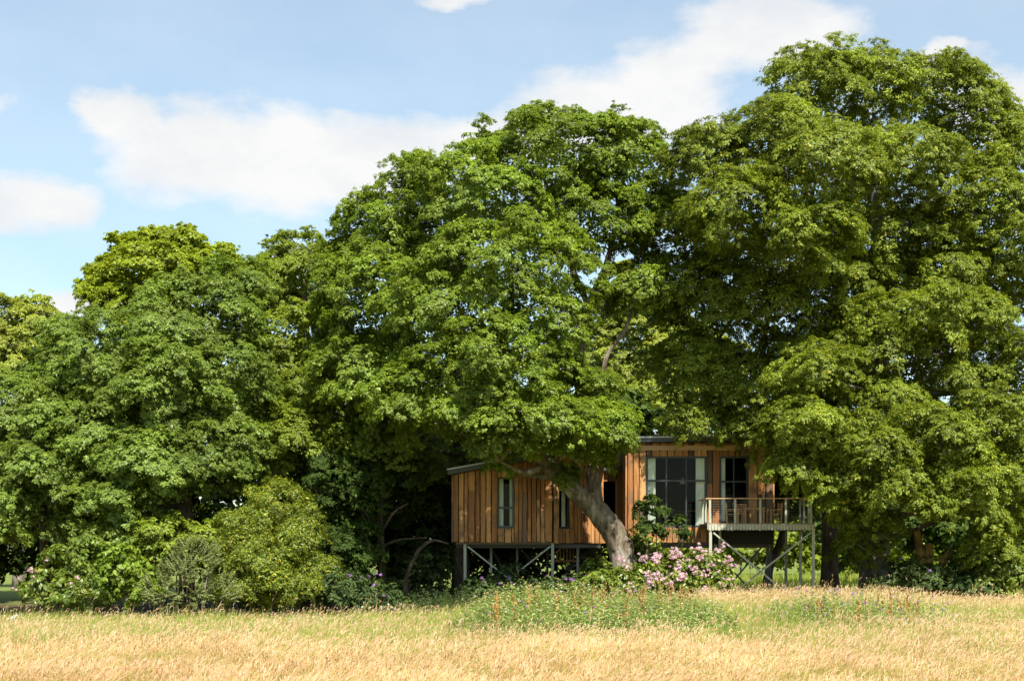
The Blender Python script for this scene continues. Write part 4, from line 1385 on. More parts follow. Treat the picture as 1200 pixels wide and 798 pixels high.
make_tree('beech_tree', 'tallest tree, spreading beech towering over the balcony end of the treehouse',
          [(1024, 695, 66.5, 0.72), (1026, 600, 66.5, 0.6), (1028, 480, 66.6, 0.52), (1030, 360, 66.8, 0.42), (1028, 260, 67, 0.3), (1020, 160, 67, 0.14)],
          [(950, 105, 66, 62, 44, 3.6), (1020, 105, 67.5, 62, 42, 3.6), (1090, 112, 67, 58, 42, 3.4), (1140, 150, 67, 46, 55, 3), (905, 165, 62.6, 50, 46, 3), (835, 190, 63.6, 56, 40, 3), (960, 195, 60.6, 70, 46, 3.6),
           (1060, 195, 63.5, 66, 46, 3.4), (1150, 240, 65, 55, 55, 3.2), (865, 245, 60.8, 62, 44, 3.2), (945, 275, 60.2, 56, 42, 3), (800, 265, 66, 44, 44, 2.8), (800, 345, 67, 46, 52, 2.6), (850, 355, 65.8, 56, 48, 2.8), (815, 435, 67, 58, 48, 3), (905, 360, 64, 48, 42, 2.6), (1105, 270, 66, 44, 36, 2.6),
           (1195, 300, 64.5, 50, 60, 3), (875, 455, 65.2, 46, 44, 2.4), (830, 498, 65.6, 60, 20, 1.8), (885, 505, 64.4, 34, 26, 1.4), (1000, 375, 64.5, 40, 34, 2.2), (940, 420, 65.5, 50, 40, 2.4), (1045, 345, 69, 62, 50, 2.2), (1000, 250, 69.5, 50, 50, 2.2), (1165, 345, 67, 56, 46, 2.4), (1090, 420, 68.5, 70, 60, 2.6), (1180, 180, 66, 30, 40, 2.2), (1045, 280, 64.5, 52, 40, 2.2), (935, 325, 68, 60, 44, 2), (875, 305, 69, 60, 50, 2), (1000, 330, 64, 44, 36, 2.0), (1110, 330, 65, 50, 36, 2.2), (975, 380, 63.5, 44, 36, 2.0)],
          M['beech'], M['beech_bark'],
          limbs=[[(1028, 420, 66.6, 0.3), (985, 340, 66, 0.24), (950, 250, 65.3, 0.16), (940, 140, 65.8, 0.07)], [(1030, 360, 66.8, 0.28), (1065, 290, 66.8, 0.2), (1100, 200, 66.8, 0.12), (1120, 130, 67, 0.06)],
                 [(1028, 480, 66.6, 0.25), (960, 420, 68, 0.2), (890, 380, 66.5, 0.12), (820, 340, 67, 0.06)], [(1030, 340, 66.8, 0.2), (1080, 300, 65.5, 0.14), (1150, 260, 65, 0.06)]],
          leaf=0.09, clump=(0.36, 0.88), per=42, cover=1.6, flat=0.52, droop=0.4, up=0.75, tilt=0.6, aspect=0.5, flare=0.6, sides=18)
make_tree('beech_tree', 'low spreading beech whose yellow-green boughs hang down to the meadow',
          [(1147, 700, 62.5, 0.42), (1146, 620, 62.5, 0.38), (1140, 520, 62.3, 0.32), (1125, 430, 62, 0.2), (1110, 370, 62, 0.1)],
          [(1085, 375, 61.5, 72, 38, 3), (1145, 390, 61.8, 40, 44, 2.4), (1030, 400, 61.5, 34, 26, 2), (955, 440, 60.4, 52, 34, 2.4), (1040, 470, 62, 50, 30, 2.4), (945, 500, 59.6, 46, 38, 2.2), (1020, 520, 59.6, 58, 34, 2.6), (1100, 510, 59.6, 60, 34, 2.6),
           (1165, 500, 60, 50, 44, 2.6), (930, 545, 59.6, 26, 26, 1.4), (985, 565, 60, 40, 34, 1.8), (1060, 570, 59.4, 56, 36, 2.2), (1140, 580, 59.4, 58, 42, 2.4), (1195, 590, 60, 40, 60, 2.2), (1170, 640, 60, 36, 24, 1.4), (1200, 430, 61, 40, 50, 2.4), (1020, 610, 62, 34, 22, 1.2), (1015, 640, 63.6, 34, 24, 1.2), (1000, 600, 63, 34, 30, 1.2), (1150, 450, 61.5, 56, 34, 2.2), (1185, 540, 59.6, 40, 40, 2.0)],
          M['beech'], M['beech_bark'], leaf=0.09, clump=(0.36, 0.88), per=42, cover=1.6, flat=0.52, droop=0.45, up=0.75, tilt=0.6, aspect=0.5)
make_tree('beech_tree', 'plain dark trunked tree just beyond the balcony corner',
          [(972, 694, 67.8, 0.46), (972, 640, 67.8, 0.38), (974, 540, 67.8, 0.34), (980, 420, 67.9, 0.24), (985, 330, 68, 0.12)],
          [(960, 480, 69, 50, 44, 2.4), (1010, 440, 69.5, 46, 46, 2.4), (985, 560, 69.5, 40, 32, 2)],
          M['beech'], M['dark_bark'], leaf=0.09, clump=(0.36, 0.88), per=42, cover=1.6, flat=0.5, droop=0.4, tilt=0.6, aspect=0.5)
make_tree('young_tree', 'slender leaning dark stem behind the balcony bracing',
          [(896, 697, 69.5, 0.24), (902, 665, 69.5, 0.2), (916, 630, 69.5, 0.19), (922, 580, 69.5, 0.17), (918, 500, 69.5, 0.1)],
          [(910, 500, 70.5, 34, 30, 1.8), (930, 470, 71, 34, 30, 1.8), (925, 545, 71.5, 34, 34, 1.6), (930, 595, 72, 30, 30, 1.4), (905, 570, 73.5, 30, 34, 1.4)],
          M['shade'], M['dark_bark'], leaf=0.09, per=46, cover=1.6)

# stump with mossy limbs under the low beech
st = empty('mossy_stump', P(1090, 690, 62.8), 'forked broken stem with ochre moss under the hanging beech boughs', 'stump')
st.location.z = zgf(st.location.x, st.location.y)
for pth in ([(1092, 700, 62.8, 0.3), (1088, 668, 62.7, 0.24), (1080, 650, 62.6, 0.2), (1074, 622, 62.5, 0.15)], [(1088, 668, 62.7, 0.2), (1090, 650, 62.5, 0.18), (1088, 637, 62.4, 0.13)], [(1096, 690, 62.8, 0.18), (1104, 660, 62.5, 0.15), (1114, 644, 62.4, 0.11)]):
    lp, lr = resample([P(*t[:3]) for t in pth], [t[3] for t in pth], 12)
    MB().tube(lp, lr, 10, 0.1).build('limb', M['moss_bark'], st, True)
db = empty('dead_branch', P(1112, 672, 61.9), 'bare pale dead branch hanging beside the mossy stem', 'branch')
for pth in ([(1113, 636, 61.8), (1114, 650, 61.9), (1106, 664, 61.9)], [(1114, 650, 61.9), (1124, 657, 61.7), (1132, 657, 61.6)], [(1113, 655, 61.9), (1120, 668, 61.8)]):
    MB().tube([P(*t) for t in pth], [0.055, 0.04, 0.018][:len(pth)], 5).build('twig', M['oak_bark'], db, True)
cv = empty('curved_sapling', P(479, 705, 65.2), 'mossy crooked stem arching over toward the treehouse', 'sapling')
cv.location.z = zgf(cv.location.x, cv.location.y)
lp, lr = resample([P(*t) for t in ((477, 708, 65.2), (476, 680, 65.2), (483, 660, 65.1), (493, 642, 65), (508, 633, 65), (526, 637, 65.2))], [0.13, 0.12, 0.1, 0.09, 0.07, 0.04], 24)
MB().tube(lp, lr, 8, 0.12).build('stem', M['dark_bark'], cv, True)


# spruces
def spruce(px, ytop, Y, label, w=2.4):
    x = XP(px, Y)
    zt = ZP(ytop, Y)
    b = zgf(x, Y)
    root = empty('spruce_tree', (x, Y, b), label, 'tree')
    MB().tube([(x, Y, b - 0.1), (x, Y, (b + zt) / 2), (x, Y, zt)], [0.3, 0.18, 0.02], 8).build('trunk', M['dark_bark'], root, True)
    vs = []
    z = zt - 0.15
    while z > zt - 9:
        t = (zt - z) / 9
        n = int(7 + 8 * t)
        for k in range(n):
            a = random.uniform(0, 6.28)
            Lb = (0.06 + w * t) * random.uniform(0.7, 1.15)
            s = np.linspace(0.12, 1, max(4, int(Lb / 0.12)))
            pos = np.stack([x + math.cos(a) * Lb * s, Y + math.sin(a) * Lb * s, z - 0.35 * Lb * s + 0.22 * Lb * s ** 2 + 0.05], 1)
            for _ in range(2):
                m = len(pos)
                ax = np.tile([math.cos(a), math.sin(a), 0.1], (m, 1)) + rnd_unit(m) * 0.7
                vs.append(leaf_quads(pos + rnd_unit(m) * 0.05, rnd_unit(m) * 0.5 + np.array([0, 0, 1.0]), ax, RNG.uniform(0.2, 0.34, m) * min(1, 0.3 + 5 * t), RNG.uniform(0.07, 0.12, m) * min(1, 0.4 + 5 * t)))
        z -= 0.34
    put(link('crown', leaf_mesh('crown', np.concatenate(vs)), M['spruce'], root), kind='stuff')


spruce(313, 274, 84, 'dark spruce tip poking up between sycamore and maple')
spruce(48, 344, 104, 'small spruce spire standing above the pale willow', 2.0)

# ---- wood behind, one far mass of leaves, and the hedge beyond the clearing
def mass(name, label, spec, mat, leaf, per, cover, clump):
    L_ = px_lobes(spec)
    cen, rad, out, w = lobe_clumps(L_, clump[0], clump[1], cover, 0.1, 0.3, 0.3)
    o = link(name, leaf_mesh(name, np.concatenate([clump_leaves(cen, rad, out, per, leaf, 0.6), inner_leaves(L_, 0.46, 9.0)])), mat)
    return put(o, label, 'foliage', kind='stuff')


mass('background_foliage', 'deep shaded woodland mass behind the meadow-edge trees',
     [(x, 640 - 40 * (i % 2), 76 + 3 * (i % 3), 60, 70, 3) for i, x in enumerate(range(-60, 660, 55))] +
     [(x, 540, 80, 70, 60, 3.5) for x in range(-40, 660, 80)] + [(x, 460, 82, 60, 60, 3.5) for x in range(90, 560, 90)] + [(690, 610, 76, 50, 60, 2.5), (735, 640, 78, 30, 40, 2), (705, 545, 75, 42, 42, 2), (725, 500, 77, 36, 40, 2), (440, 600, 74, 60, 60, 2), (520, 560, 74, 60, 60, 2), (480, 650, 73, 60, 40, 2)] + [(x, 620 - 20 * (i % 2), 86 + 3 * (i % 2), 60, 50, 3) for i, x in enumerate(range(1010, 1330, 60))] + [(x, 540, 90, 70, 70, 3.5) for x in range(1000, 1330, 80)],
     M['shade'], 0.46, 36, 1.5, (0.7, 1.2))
mass('hedge_foliage', 'sunlit hedge and bushes beyond the clearing seen under the balcony',
     [(x, 655 - (i * 37 % 17), 118 + (i * 13 % 7), 46, 22, 3) for i, x in enumerate(range(700, 1300, 45))] + [(x, 610 - (i * 29 % 23), 124, 60, 40, 4) for i, x in enumerate(range(700, 1300, 70))]
     + [(x, 560, 128, 70, 50, 4) for x in range(960, 1320, 90)],
     M['ash'], 0.50, 30, 1.4, (0.7, 1.2))

# ================================================================== shrubs
make_shrub('rhododendron_bush', 'large rhododendron covered in pink flower heads at the foot of the leaning oak',
           [(818, 671, 60.6, 27, 20, 1.2), (775, 686, 60.3, 42, 21, 1.4), (735, 690, 60, 38, 20, 1.2), (835, 686, 60.2, 20, 20, 0.9), (705, 692, 60.2, 24, 18, 0.9), (800, 692, 59.8, 40, 16, 1.0)],
           M['rhodo'], M['dark_bark'], leaf=0.180, clump=(0.22, 0.4), cover=2.08, stems=9, blossom=M['pink'], nblossom=360, flower_from=4.6, aspect=0.42)
make_shrub('rhododendron_bush', 'small rhododendron with pale pink flowers at the outer end of the wood',
           [(55, 690, 58.5, 28, 18, 1.0), (78, 698, 58.3, 22, 12, 0.8)], M['rhodo'], M['dark_bark'], leaf=0.180, clump=(0.22, 0.4), cover=2.08, stems=6, blossom=M['pink'], nblossom=16, aspect=0.42)
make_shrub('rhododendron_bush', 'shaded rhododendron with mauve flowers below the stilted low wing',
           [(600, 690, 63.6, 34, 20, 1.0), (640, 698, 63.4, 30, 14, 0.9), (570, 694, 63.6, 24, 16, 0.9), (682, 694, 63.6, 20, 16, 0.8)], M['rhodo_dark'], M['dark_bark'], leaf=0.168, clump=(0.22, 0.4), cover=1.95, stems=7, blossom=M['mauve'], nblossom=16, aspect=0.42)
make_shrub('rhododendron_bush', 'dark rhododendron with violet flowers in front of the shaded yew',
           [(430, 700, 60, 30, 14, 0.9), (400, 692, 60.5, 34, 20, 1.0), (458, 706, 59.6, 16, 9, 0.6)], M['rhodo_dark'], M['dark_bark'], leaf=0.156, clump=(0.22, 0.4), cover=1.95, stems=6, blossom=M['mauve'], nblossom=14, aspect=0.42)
make_shrub('yew_bush', 'rounded yew bush with golden-yellow leaf tips beside the grey willow bush',
           [(325, 592, 61.4, 30, 26, 1.4), (285, 618, 60.6, 28, 22, 1.2), (352, 628, 60.8, 28, 30, 1.3), (300, 655, 60.2, 44, 28, 1.7), (268, 645, 60.4, 18, 16, 0.8), (335, 685, 60, 44, 20, 1.4), (285, 692, 60, 34, 16, 1.2), (372, 668, 61, 22, 22, 1.0)], M['yew'], M['dark_bark'], leaf=0.11, clump=(0.25, 0.5), cover=2.2, stems=8, per=26, aspect=0.32, up=0.5, tufts=12, category='bush')
make_shrub('willow_bush', 'silvery grey-green willow bush standing out of the meadow edge',
           [(222, 680, 57.2, 30, 34, 1.2), (228, 655, 57.4, 18, 20, 0.8), (195, 695, 57, 24, 18, 0.9), (250, 695, 57.2, 22, 20, 0.9)], M['willow'], M['oak_bark'], leaf=0.15, clump=(0.2, 0.36), cover=4.0, stems=8, spray=-0.05, category='bush')
make_shrub('maple_sapling', 'bright lime-green sapling in front of the dark oak',
           [(148, 665, 58.8, 24, 22, 0.9), (135, 650, 58.8, 14, 12, 0.6), (165, 690, 58.4, 22, 16, 0.8)], M['lime'], M['oak_bark'], leaf=0.192, clump=(0.24, 0.4), cover=1.69, stems=4, category='sapling', flat=0.5)
make_shrub('hazel_bush', 'mid-green leafy bush between small rhododendron and lime sapling',
           [(110, 690, 59.5, 30, 22, 1.1), (95, 660, 60.5, 30, 26, 1.2), (135, 640, 61, 30, 20, 1.1)], M['oak_blue'], M['dark_bark'], leaf=0.180, clump=(0.28, 0.48), cover=1.69)
make_shrub('hazel_bush', 'yellowish spreading bush under the thin grey oak trunk',
           [(190, 622, 61, 34, 14, 1.2), (215, 640, 60.8, 26, 14, 1.0), (250, 640, 61, 24, 26, 1.0), (175, 650, 61, 30, 18, 1.0)], M['ash'], M['dark_bark'], leaf=0.180, clump=(0.28, 0.48), cover=1.69, flat=0.45)
make_shrub('laurel_bush', 'dark low laurel thicket around the mossy broken stem',
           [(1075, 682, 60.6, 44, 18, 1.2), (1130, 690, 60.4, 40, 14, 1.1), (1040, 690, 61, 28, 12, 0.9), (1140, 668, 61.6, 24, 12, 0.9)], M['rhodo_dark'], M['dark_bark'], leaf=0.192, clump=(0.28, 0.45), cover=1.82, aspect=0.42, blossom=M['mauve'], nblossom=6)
make_shrub('laurel_bush', 'greener laurel bush at the outer foot of the low beech',
           [(1180, 676, 60, 30, 22, 1.1), (1205, 650, 60.6, 24, 26, 1.0), (1150, 692, 60, 24, 10, 0.8)], M['rhodo'], M['dark_bark'], leaf=0.180, clump=(0.26, 0.45), cover=1.82, aspect=0.42)
make_shrub('elder_bush', 'leafy sprigs shading the big window beside the leaning trunk',
           [(786, 618, 63.6, 18, 12, 0.7), (752, 590, 63.6, 10, 9, 0.5), (762, 622, 63.4, 14, 8, 0.6), (775, 604, 63.6, 10, 8, 0.5)], M['shade'], M['dark_bark'], leaf=0.180, clump=(0.25, 0.42), cover=0.6, inside=1.0, stems=6, flat=0.5)  # shade on these sprigs is put in by the darker leaf tone
make_shrub('bramble_bush', 'low green thicket at the foot of the stilts beside the leaning oak',
           [(700, 675, 64.6, 18, 16, 0.7), (752, 655, 66, 16, 26, 0.8), (765, 680, 64, 24, 16, 0.8)], M['rhodo'], M['dark_bark'], leaf=0.168, clump=(0.24, 0.4), cover=1.56)
make_shrub('laurel_bush', 'dark evergreen shrubs behind the meadow beside the curved mossy stem',
           [(350, 690, 61.5, 40, 22, 1.2), (480, 690, 67, 40, 26, 1.2), (510, 670, 69, 30, 30, 1.2)], M['rhodo_dark'], M['dark_bark'], leaf=0.180, clump=(0.28, 0.48), cover=1.56, aspect=0.45)


# ================================================================== meadow
def inframe(x, y, m=60):
    px = CX + FPX * x / y
    return (px > -m) & (px < 1200 + m)


def scatter(n, y0, y1, power):
    """Random plants over the view, thinning with distance."""
    u = RNG.random(n)
    y = (y0 ** (1 - power) + u * (y1 ** (1 - power) - y0 ** (1 - power))) ** (1 / (1 - power))
    x = RNG.uniform(-1, 1, n) * (0.365 * y + 4.5)
    return x, y


def edge_y(x, y):
    """How far the meadow runs back before the shrubs: nearer on the left, on to the stilts on the right."""
    return 57.0 + 4.5 * sstep(-4, 8, x) - 1.5 * sstep(14, 20, x)


def greenness(x, y):
    """0 ripe straw .. 1 green: broad swathes as the grass ripens unevenly."""
    g = 0.46 + 0.26 * wob(x, y * 0.8, 0.28, 0.7) + 0.24 * wob(x, y, 0.9, 3.0)
    g += 0.55 * sstep(25.5, 31, y + 0.10 * x + 1.5 * wob(x, y, 0.3, 1.7)) - 0.14 * (1 - sstep(24, 30, y))
    g -= 0.75 * sstep(5.0, 8, x) * sstep(46, 52, y) + 0.35 * sstep(7, 9, x) * (1 - sstep(35, 39, y)) * sstep(28, 32, y)
    return np.clip(g, 0, 1)


BANKS = [(XP(650, 36.5), 36.5, 2.35, 5.2), (XP(775, 37), 37.0, 1.75, 4.6)]


def grass_heads(n, y0, y1, power, green):
    x, y = scatter(n, y0, y1, power)
    g = greenness(x, y)
    r = RNG.random(n)
    k = (r < g * 0.96) if green else (r > g * 0.96)
    for (bx, by, rx, ry) in BANKS:                        # the weed banks crowd the grass out
        k &= (((x - bx) / rx) ** 2 + ((y - by) / ry) ** 2 > 0.85) | (RNG.random(n) < 0.15)
    k &= y < edge_y(x, y) + RNG.normal(size=n) * 0.5
    x, y, g = x[k], y[k], g[k]
    n = len(x)
    # tussocks: stems gather, share a height, a lean and how ripe they are
    cs = 0.55 + 0.25 * (x > 0)
    ci = np.floor(x / cs + 0.35 * np.sin(y * 2.3)).astype(np.int64)
    cj = np.floor(y / cs + 0.35 * np.sin(x * 1.9)).astype(np.int64)
    h0 = (np.sin(ci * 12.9898 + cj * 78.233) * 43758.5453) % 1.0
    h1 = (np.sin(ci * 39.425 + cj * 11.135) * 24634.6345) % 1.0
    h2 = (np.sin(ci * 73.156 + cj * 52.235) * 31571.911) % 1.0
    kk = RNG.random(n) < (0.45 + 0.75 * h2)
    x, y, h0, h1 = x[kk], y[kk], h0[kk], h1[kk]
    n = len(x)
    z = zg(x, y)
    base = np.stack([x, y, z - 0.02], 1)
    # lodging: whole patches lean together
    ang = 0.15 + 0.8 * wob(x, y, 0.55, 1.0) + (h1 - 0.5) * 2.4 + RNG.normal(size=n) * 0.5
    lean = np.stack([np.cos(ang), np.sin(ang) * 0.7, np.zeros(n)], 1)
    hh = (RNG.uniform(0.42, 0.80, n) + 0.10 * wob(x, y, 0.8, 5)) * (0.72 + 0.5 * h0) * (0.95 if green else 1.0)
    tall = RNG.random(n) < 0.03
    hh[tall] *= RNG.uniform(1.2, 1.6, tall.sum())
    return base, lean, hh, y


def strip_mesh(name, tris):
    v = np.concatenate(tris)
    return mesh_np(name, v, np.arange(len(v)).reshape(-1, 3), 3)


def grass_object(name, label, n, y0, y1, power, green):
    b, lean, hh, y = grass_heads(n, y0, y1, power, green)
    n = len(b)
    wd = (0.0035 + 0.0002 * y) * RNG.uniform(0.7, 1.3, n)
    ln = RNG.uniform(0.10, 0.38, n) * hh
    top = b + lean * ln[:, None]
    top[:, 2] += hh
    a0 = RNG.uniform(-0.9, 0.9, n)
    side = np.stack([np.cos(a0), np.sin(a0), np.zeros(n)], 1) * wd[:, None]
    st_v = np.stack([b - side, b + side, top], 1).reshape(-1, 3)
    f = np.arange(3 * n).reshape(n, 3)
    stalk = mesh_np(name, st_v, f, 3)
    o = put(link(name, stalk, M['green'] if green else M['straw_stem']), label, 'grass', kind='stuff')
    # plumes: a stiff lower half and a nodding tip
    keep = RNG.random(n) < (0.08 if green else 0.8)
    tk, lk, yk = top[keep], lean[keep], y[keep]
    m = len(tk)
    up_ = np.array([0, 0, 1.0])
    d1 = unit(lk * RNG.uniform(0.1, 0.9, m)[:, None] + rnd_unit(m) * 0.25 + up_ * 0.9)
    d2 = unit(lk * RNG.uniform(0.5, 1.2, m)[:, None] + rnd_unit(m) * 0.35 + up_ * RNG.uniform(-0.7, 0.6, m)[:, None])
    hl = RNG.uniform(0.055, 0.13, m)
    hw = RNG.uniform(0.004, 0.0075, m) * (0.75 + yk / 45)
    nr_ = rnd_unit(m) * 0.7 + np.array([0, -0.7, 0.6])
    p1 = tk - d1 * (hl * 0.1)[:, None]
    p2 = p1 + d1 * hl[:, None]
    p3 = p2 + d2 * (hl * 0.9)[:, None]
    s1 = unit(np.cross(d1, nr_)) * hw[:, None]
    vq = np.stack([p1, p2 + s1, p2 - s1, p3], 1).reshape(-1, 3)
    fq = (np.arange(m)[:, None] * 4)
    fq = np.concatenate([fq + np.array([0, 1, 2]), fq + np.array([2, 1, 3])])
    h2 = link('seed_head', mesh_np('seed_head', vq, fq, 3), M['straw'], o)
    put(h2, kind='stuff')
    return o


grass_object('ripe_grass', 'tall ripe straw-coloured meadow grass with nodding seed heads', 760000, 17.5, 64, 1.5, False)
grass_object('green_grass', 'green meadow grass growing in swathes among the ripe straw grass', 820000, 17.5, 64, 1.35, True)

# sunny grass of the clearing behind the balcony
nn = 16000
x = RNG.uniform(5, 36, nn)
y = RNG.uniform(74, 116, nn)
b = np.stack([x, y, zg(x, y)], 1)
hh = RNG.uniform(0.3, 0.8, nn)
tp = b + np.stack([RNG.normal(size=nn) * 0.12, RNG.normal(size=nn) * 0.12, hh], 1)
sd = np.stack([np.full(nn, 0.022), np.zeros(nn), np.zeros(nn)], 1)
put(link('clearing_grass', mesh_np('clearing_grass', np.stack([b - sd, b + sd, tp], 1).reshape(-1, 3), np.arange(nn * 3).reshape(nn, 3), 3), M['green']), 'bright rough grass of the sunny clearing behind the balcony', 'grass', kind='stuff')


# ---- weeds: thistles and the like, too tangled to count
def weed_patch(name, label, cx, cy, rx, ry, n, hmin, hmax, leafm, kind_leaf=0.11, tips=None, tipn=0.5, category='weeds', per=30):
    a = RNG.uniform(0, 2 * math.pi, n)
    r = np.sqrt(RNG.random(n)) * (1 + np.abs(RNG.normal(size=n)) * 0.12)
    x = cx + rx * r * np.cos(a)
    y = cy + ry * r * np.sin(a)
    z = zg(x, y)
    h = (hmin + (hmax - hmin) * RNG.random(n) ** 1.4) * np.clip(1.08 - 0.3 * r ** 3, 0.4, 2) * (1 + 0.16 * np.sin(a) * r) * (1 + 0.16 * wob(x, y, 1.6, 2.2))
    lean = RNG.normal(size=(n, 2)) * 0.09
    t = RNG.random((n, per)) ** 0.75
    ph = RNG.uniform(0, 6.28, (n, per))
    pos = np.stack([x[:, None] + lean[:, :1] * t, y[:, None] + lean[:, 1:] * t, z[:, None] + h[:, None] * t], -1)
    dr = np.stack([np.cos(ph), np.sin(ph), RNG.uniform(0.3, 2.2, ph.shape)], -1)
    ln = kind_leaf * (1.35 - 0.85 * t) * RNG.uniform(0.7, 1.3, (n, per))
    c = pos + dr * ln[..., None] * 0.5
    m = n * per
    vq = leaf_quads(c.reshape(m, 3), rnd_unit(m) * 0.6 + np.array([0, -0.1, 0.9]), dr.reshape(m, 3), ln.ravel(), ln.ravel() * 0.34)
    o = put(link(name, leaf_mesh(name, vq), leafm), label, category, kind='stuff')
    sv = np.stack([x, y, z], 1)
    ev = np.stack([x + lean[:, 0], y + lean[:, 1], z + h], 1)
    sd = np.stack([np.full(n, 0.008), np.zeros(n), np.zeros(n)], 1)
    put(link('stalk', mesh_np('stalk', np.stack([sv - sd, sv + sd, ev], 1).reshape(-1, 3), np.arange(n * 3).reshape(n, 3), 3), leafm, o), kind='stuff')
    if tips:
        for mt_, fr, rr in tips:
            k = RNG.random(n) < fr
            put(link('flower_head', leaf_mesh('flower_head', truss(ev[k] + np.array([0, 0, 0.01]), rr, 8)), mt_, o), kind='stuff')
    return o


weed_patch('thistles', 'dense bank of grey-green thistles and weeds in the meadow before the pink rhododendron', XP(650, 36.5), 36.5, 2.35, 5.2, 2000, 0.65, 1.6, M['thistle'], 0.15, tips=[(M['daisy'], 0.10, 0.02), (M['mauve'], 0.06, 0.03), (M['straw'], 0.4, 0.025)], per=38)
weed_patch('thistles', 'weed bank trailing off from the thistles toward the balcony', XP(775, 37), 37.0, 1.75, 4.6, 1300, 0.5, 1.3, M['thistle'], 0.14, tips=[(M['daisy'], 0.12, 0.02), (M['straw'], 0.4, 0.025)], per=46)
weed_patch('thistles', 'loose patch of thistles with purple heads in the meadow below the low beech', XP(1010, 39), 39.0, 2.4, 4.6, 800, 0.4, 1.25, M['thistle'], 0.12, tips=[(M['mauve'], 0.22, 0.035), (M['straw'], 0.4, 0.025)], per=46)
weed_patch('nettles', 'dark nettle bed in the shade beside the low wing stilts', XP(535, 62.5), 62.3, 2.6, 1.4, 360, 0.7, 1.2, M['nettle'], kind_leaf=0.14, per=40)
weed_patch('nettles', 'dark nettles edging the meadow under the yew', XP(480, 60), 59.6, 2.0, 1.2, 200, 0.4, 0.8, M['nettle'], kind_leaf=0.13, per=46)


# ---- docks: rusty seed spires, one by one
def make_dock(x, y, h, label, group):
    z = zgf(x, y)
    root = empty('dock_plant', (x, y, z), label, 'plant', group)
    ln = random.uniform(-0.1, 0.1)
    top = Vector((x + ln, y, z + h))
    MB().tube([(x, y, z - 0.03), (x + ln * 0.4, y, z + h * 0.5), tuple(top)], [0.009, 0.007, 0.003], 4).build('stem', M['dock'], root)
    n = 120
    br = 7
    k = RNG.integers(0, br, n)
    t0 = 0.42 + 0.5 * k / br
    t = np.clip(t0 + RNG.random(n) * 0.24 * (1.2 - t0), 0, 1.02)
    aa = k * 2.4 + random.uniform(0, 6)
    rr = (t - t0) * 0.32 * h
    pos = np.stack([x + ln * t + np.cos(aa) * rr, y + np.sin(aa) * rr, z + h * t], 1) + rnd_unit(n) * 0.013
    l_ = RNG.uniform(0.03, 0.06, n)
    put(link('seed_spike', leaf_mesh('seed_spike', leaf_quads(pos, rnd_unit(n), rnd_unit(n), l_, l_ * 0.85)), M['dock'], root), kind='stuff')
    m = 6
    a = RNG.uniform(0, 6.28, m)
    d = np.stack([np.cos(a), np.sin(a), RNG.uniform(0.4, 1.0, m)], 1)
    l_ = RNG.uniform(0.2, 0.34, m)
    for i in range(m):
        link('leaf', leaf_mesh('leaf', leaf_quads(np.array([[x, y, z + RNG.uniform(0.05, 0.35)]]) + unit(d[i:i + 1]) * l_[i] * 0.5, np.array([[d[i, 0] * -0.5, d[i, 1] * -0.5, 1.0]]), d[i:i + 1], l_[i:i + 1], l_[i:i + 1] * 0.3)), M['dock_leaf'], root)


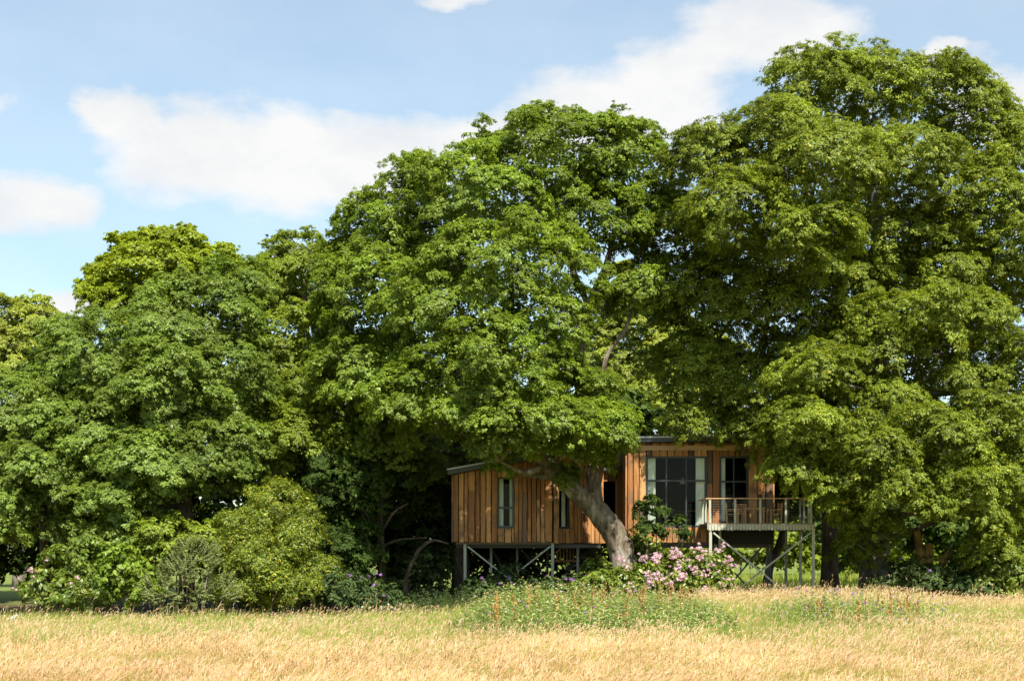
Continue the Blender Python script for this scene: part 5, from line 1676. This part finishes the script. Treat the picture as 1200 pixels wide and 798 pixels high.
for i in range(34):
    px = random.uniform(570, 835)
    Y = random.uniform(33.0, 41.0)
    make_dock(XP(px, Y), Y, random.uniform(1.45, 1.85), 'rusty seeding dock spire rising out of the dense thistle bank', 'docks in the thistle bank')
for i in range(20):
    px = random.choice([random.uniform(930, 1110), random.uniform(1010, 1080)])
    Y = random.uniform(36, 43)
    make_dock(XP(px, Y), Y, random.uniform(0.95, 1.35), 'rusty seeding dock spire among the loose purple thistles', 'docks in the loose thistle patch')
for px, Y in ((372, 54), (378, 54.4), (352, 53.5), (300, 55), (566, 47), (548, 48), (220, 55.5), (132, 54), (480, 50), (905, 51)):
    make_dock(XP(px, Y), Y, random.uniform(0.7, 1.0), 'lone rusty dock spire standing in open green grass', 'docks in the open grass')

# ---- foxgloves behind the balcony
for px, py, Y in ((887, 642, 80), (879, 652, 78), (868, 655, 79)):
    x = XP(px, Y)
    z = zgf(x, Y)
    zt = ZP(py, Y)
    f = empty('foxglove', (x, Y, z), 'pink foxglove spire in the clearing behind the balcony bracing', 'flower', 'foxgloves behind the balcony')
    MB().tube([(x, Y, z - 0.02), (x, Y, zt)], [0.02, 0.008], 5).build('stem', M['dock_leaf'], f)
    n = 40
    t = RNG.random(n)
    a = RNG.uniform(0, 6.28, n)
    pos = np.stack([x + np.cos(a) * 0.07 * (1.1 - t), Y + np.sin(a) * 0.07 * (1.1 - t), zt - 0.75 * t * 0.9], 1)
    put(link('blossom', leaf_mesh('blossom', leaf_quads(pos, rnd_unit(n), np.stack([np.cos(a), np.sin(a), -0.5 + 0 * a], 1), np.full(n, 0.11), np.full(n, 0.08))), M['pink'], f), kind='stuff')

# ---- white umbels in the meadow
um = []
for (px, py, Y, s, n) in ((452, 712, 56, 10, 16), (434, 748, 41, 5, 7), (10, 724, 48, 10, 14), (790, 706, 50, 40, 14), (900, 712, 49, 30, 8), (345, 728, 46, 18, 6)):
    for i in range(n):
        p = P(px + random.gauss(0, s), py + random.gauss(0, 2.5), Y + random.uniform(-1, 1))
        um.append(tuple(p))
um = np.array(um)
umo = put(link('white_flowers', leaf_mesh('white_flowers', truss(um, 0.035, 12)), M['daisy']), 'scattered heads of small white wild flowers in the meadow', 'flowers', kind='stuff')
sd = np.array([0.006, 0, 0])
gb = um.copy()
gb[:, 2] = zg(um[:, 0], um[:, 1])
put(link('stalk', mesh_np('stalk', np.stack([gb - sd, gb + sd, um], 1).reshape(-1, 3), np.arange(len(um) * 3).reshape(-1, 3), 3), M['green'], umo), kind='stuff')

nt_ = 0
for o in SC.objects:
    if o.type == 'MESH':
        me = o.data
        nt_ += len(me.loops) - 2 * len(me.polygons)
print('TRIANGLES', nt_, 'OBJECTS', len(SC.objects))
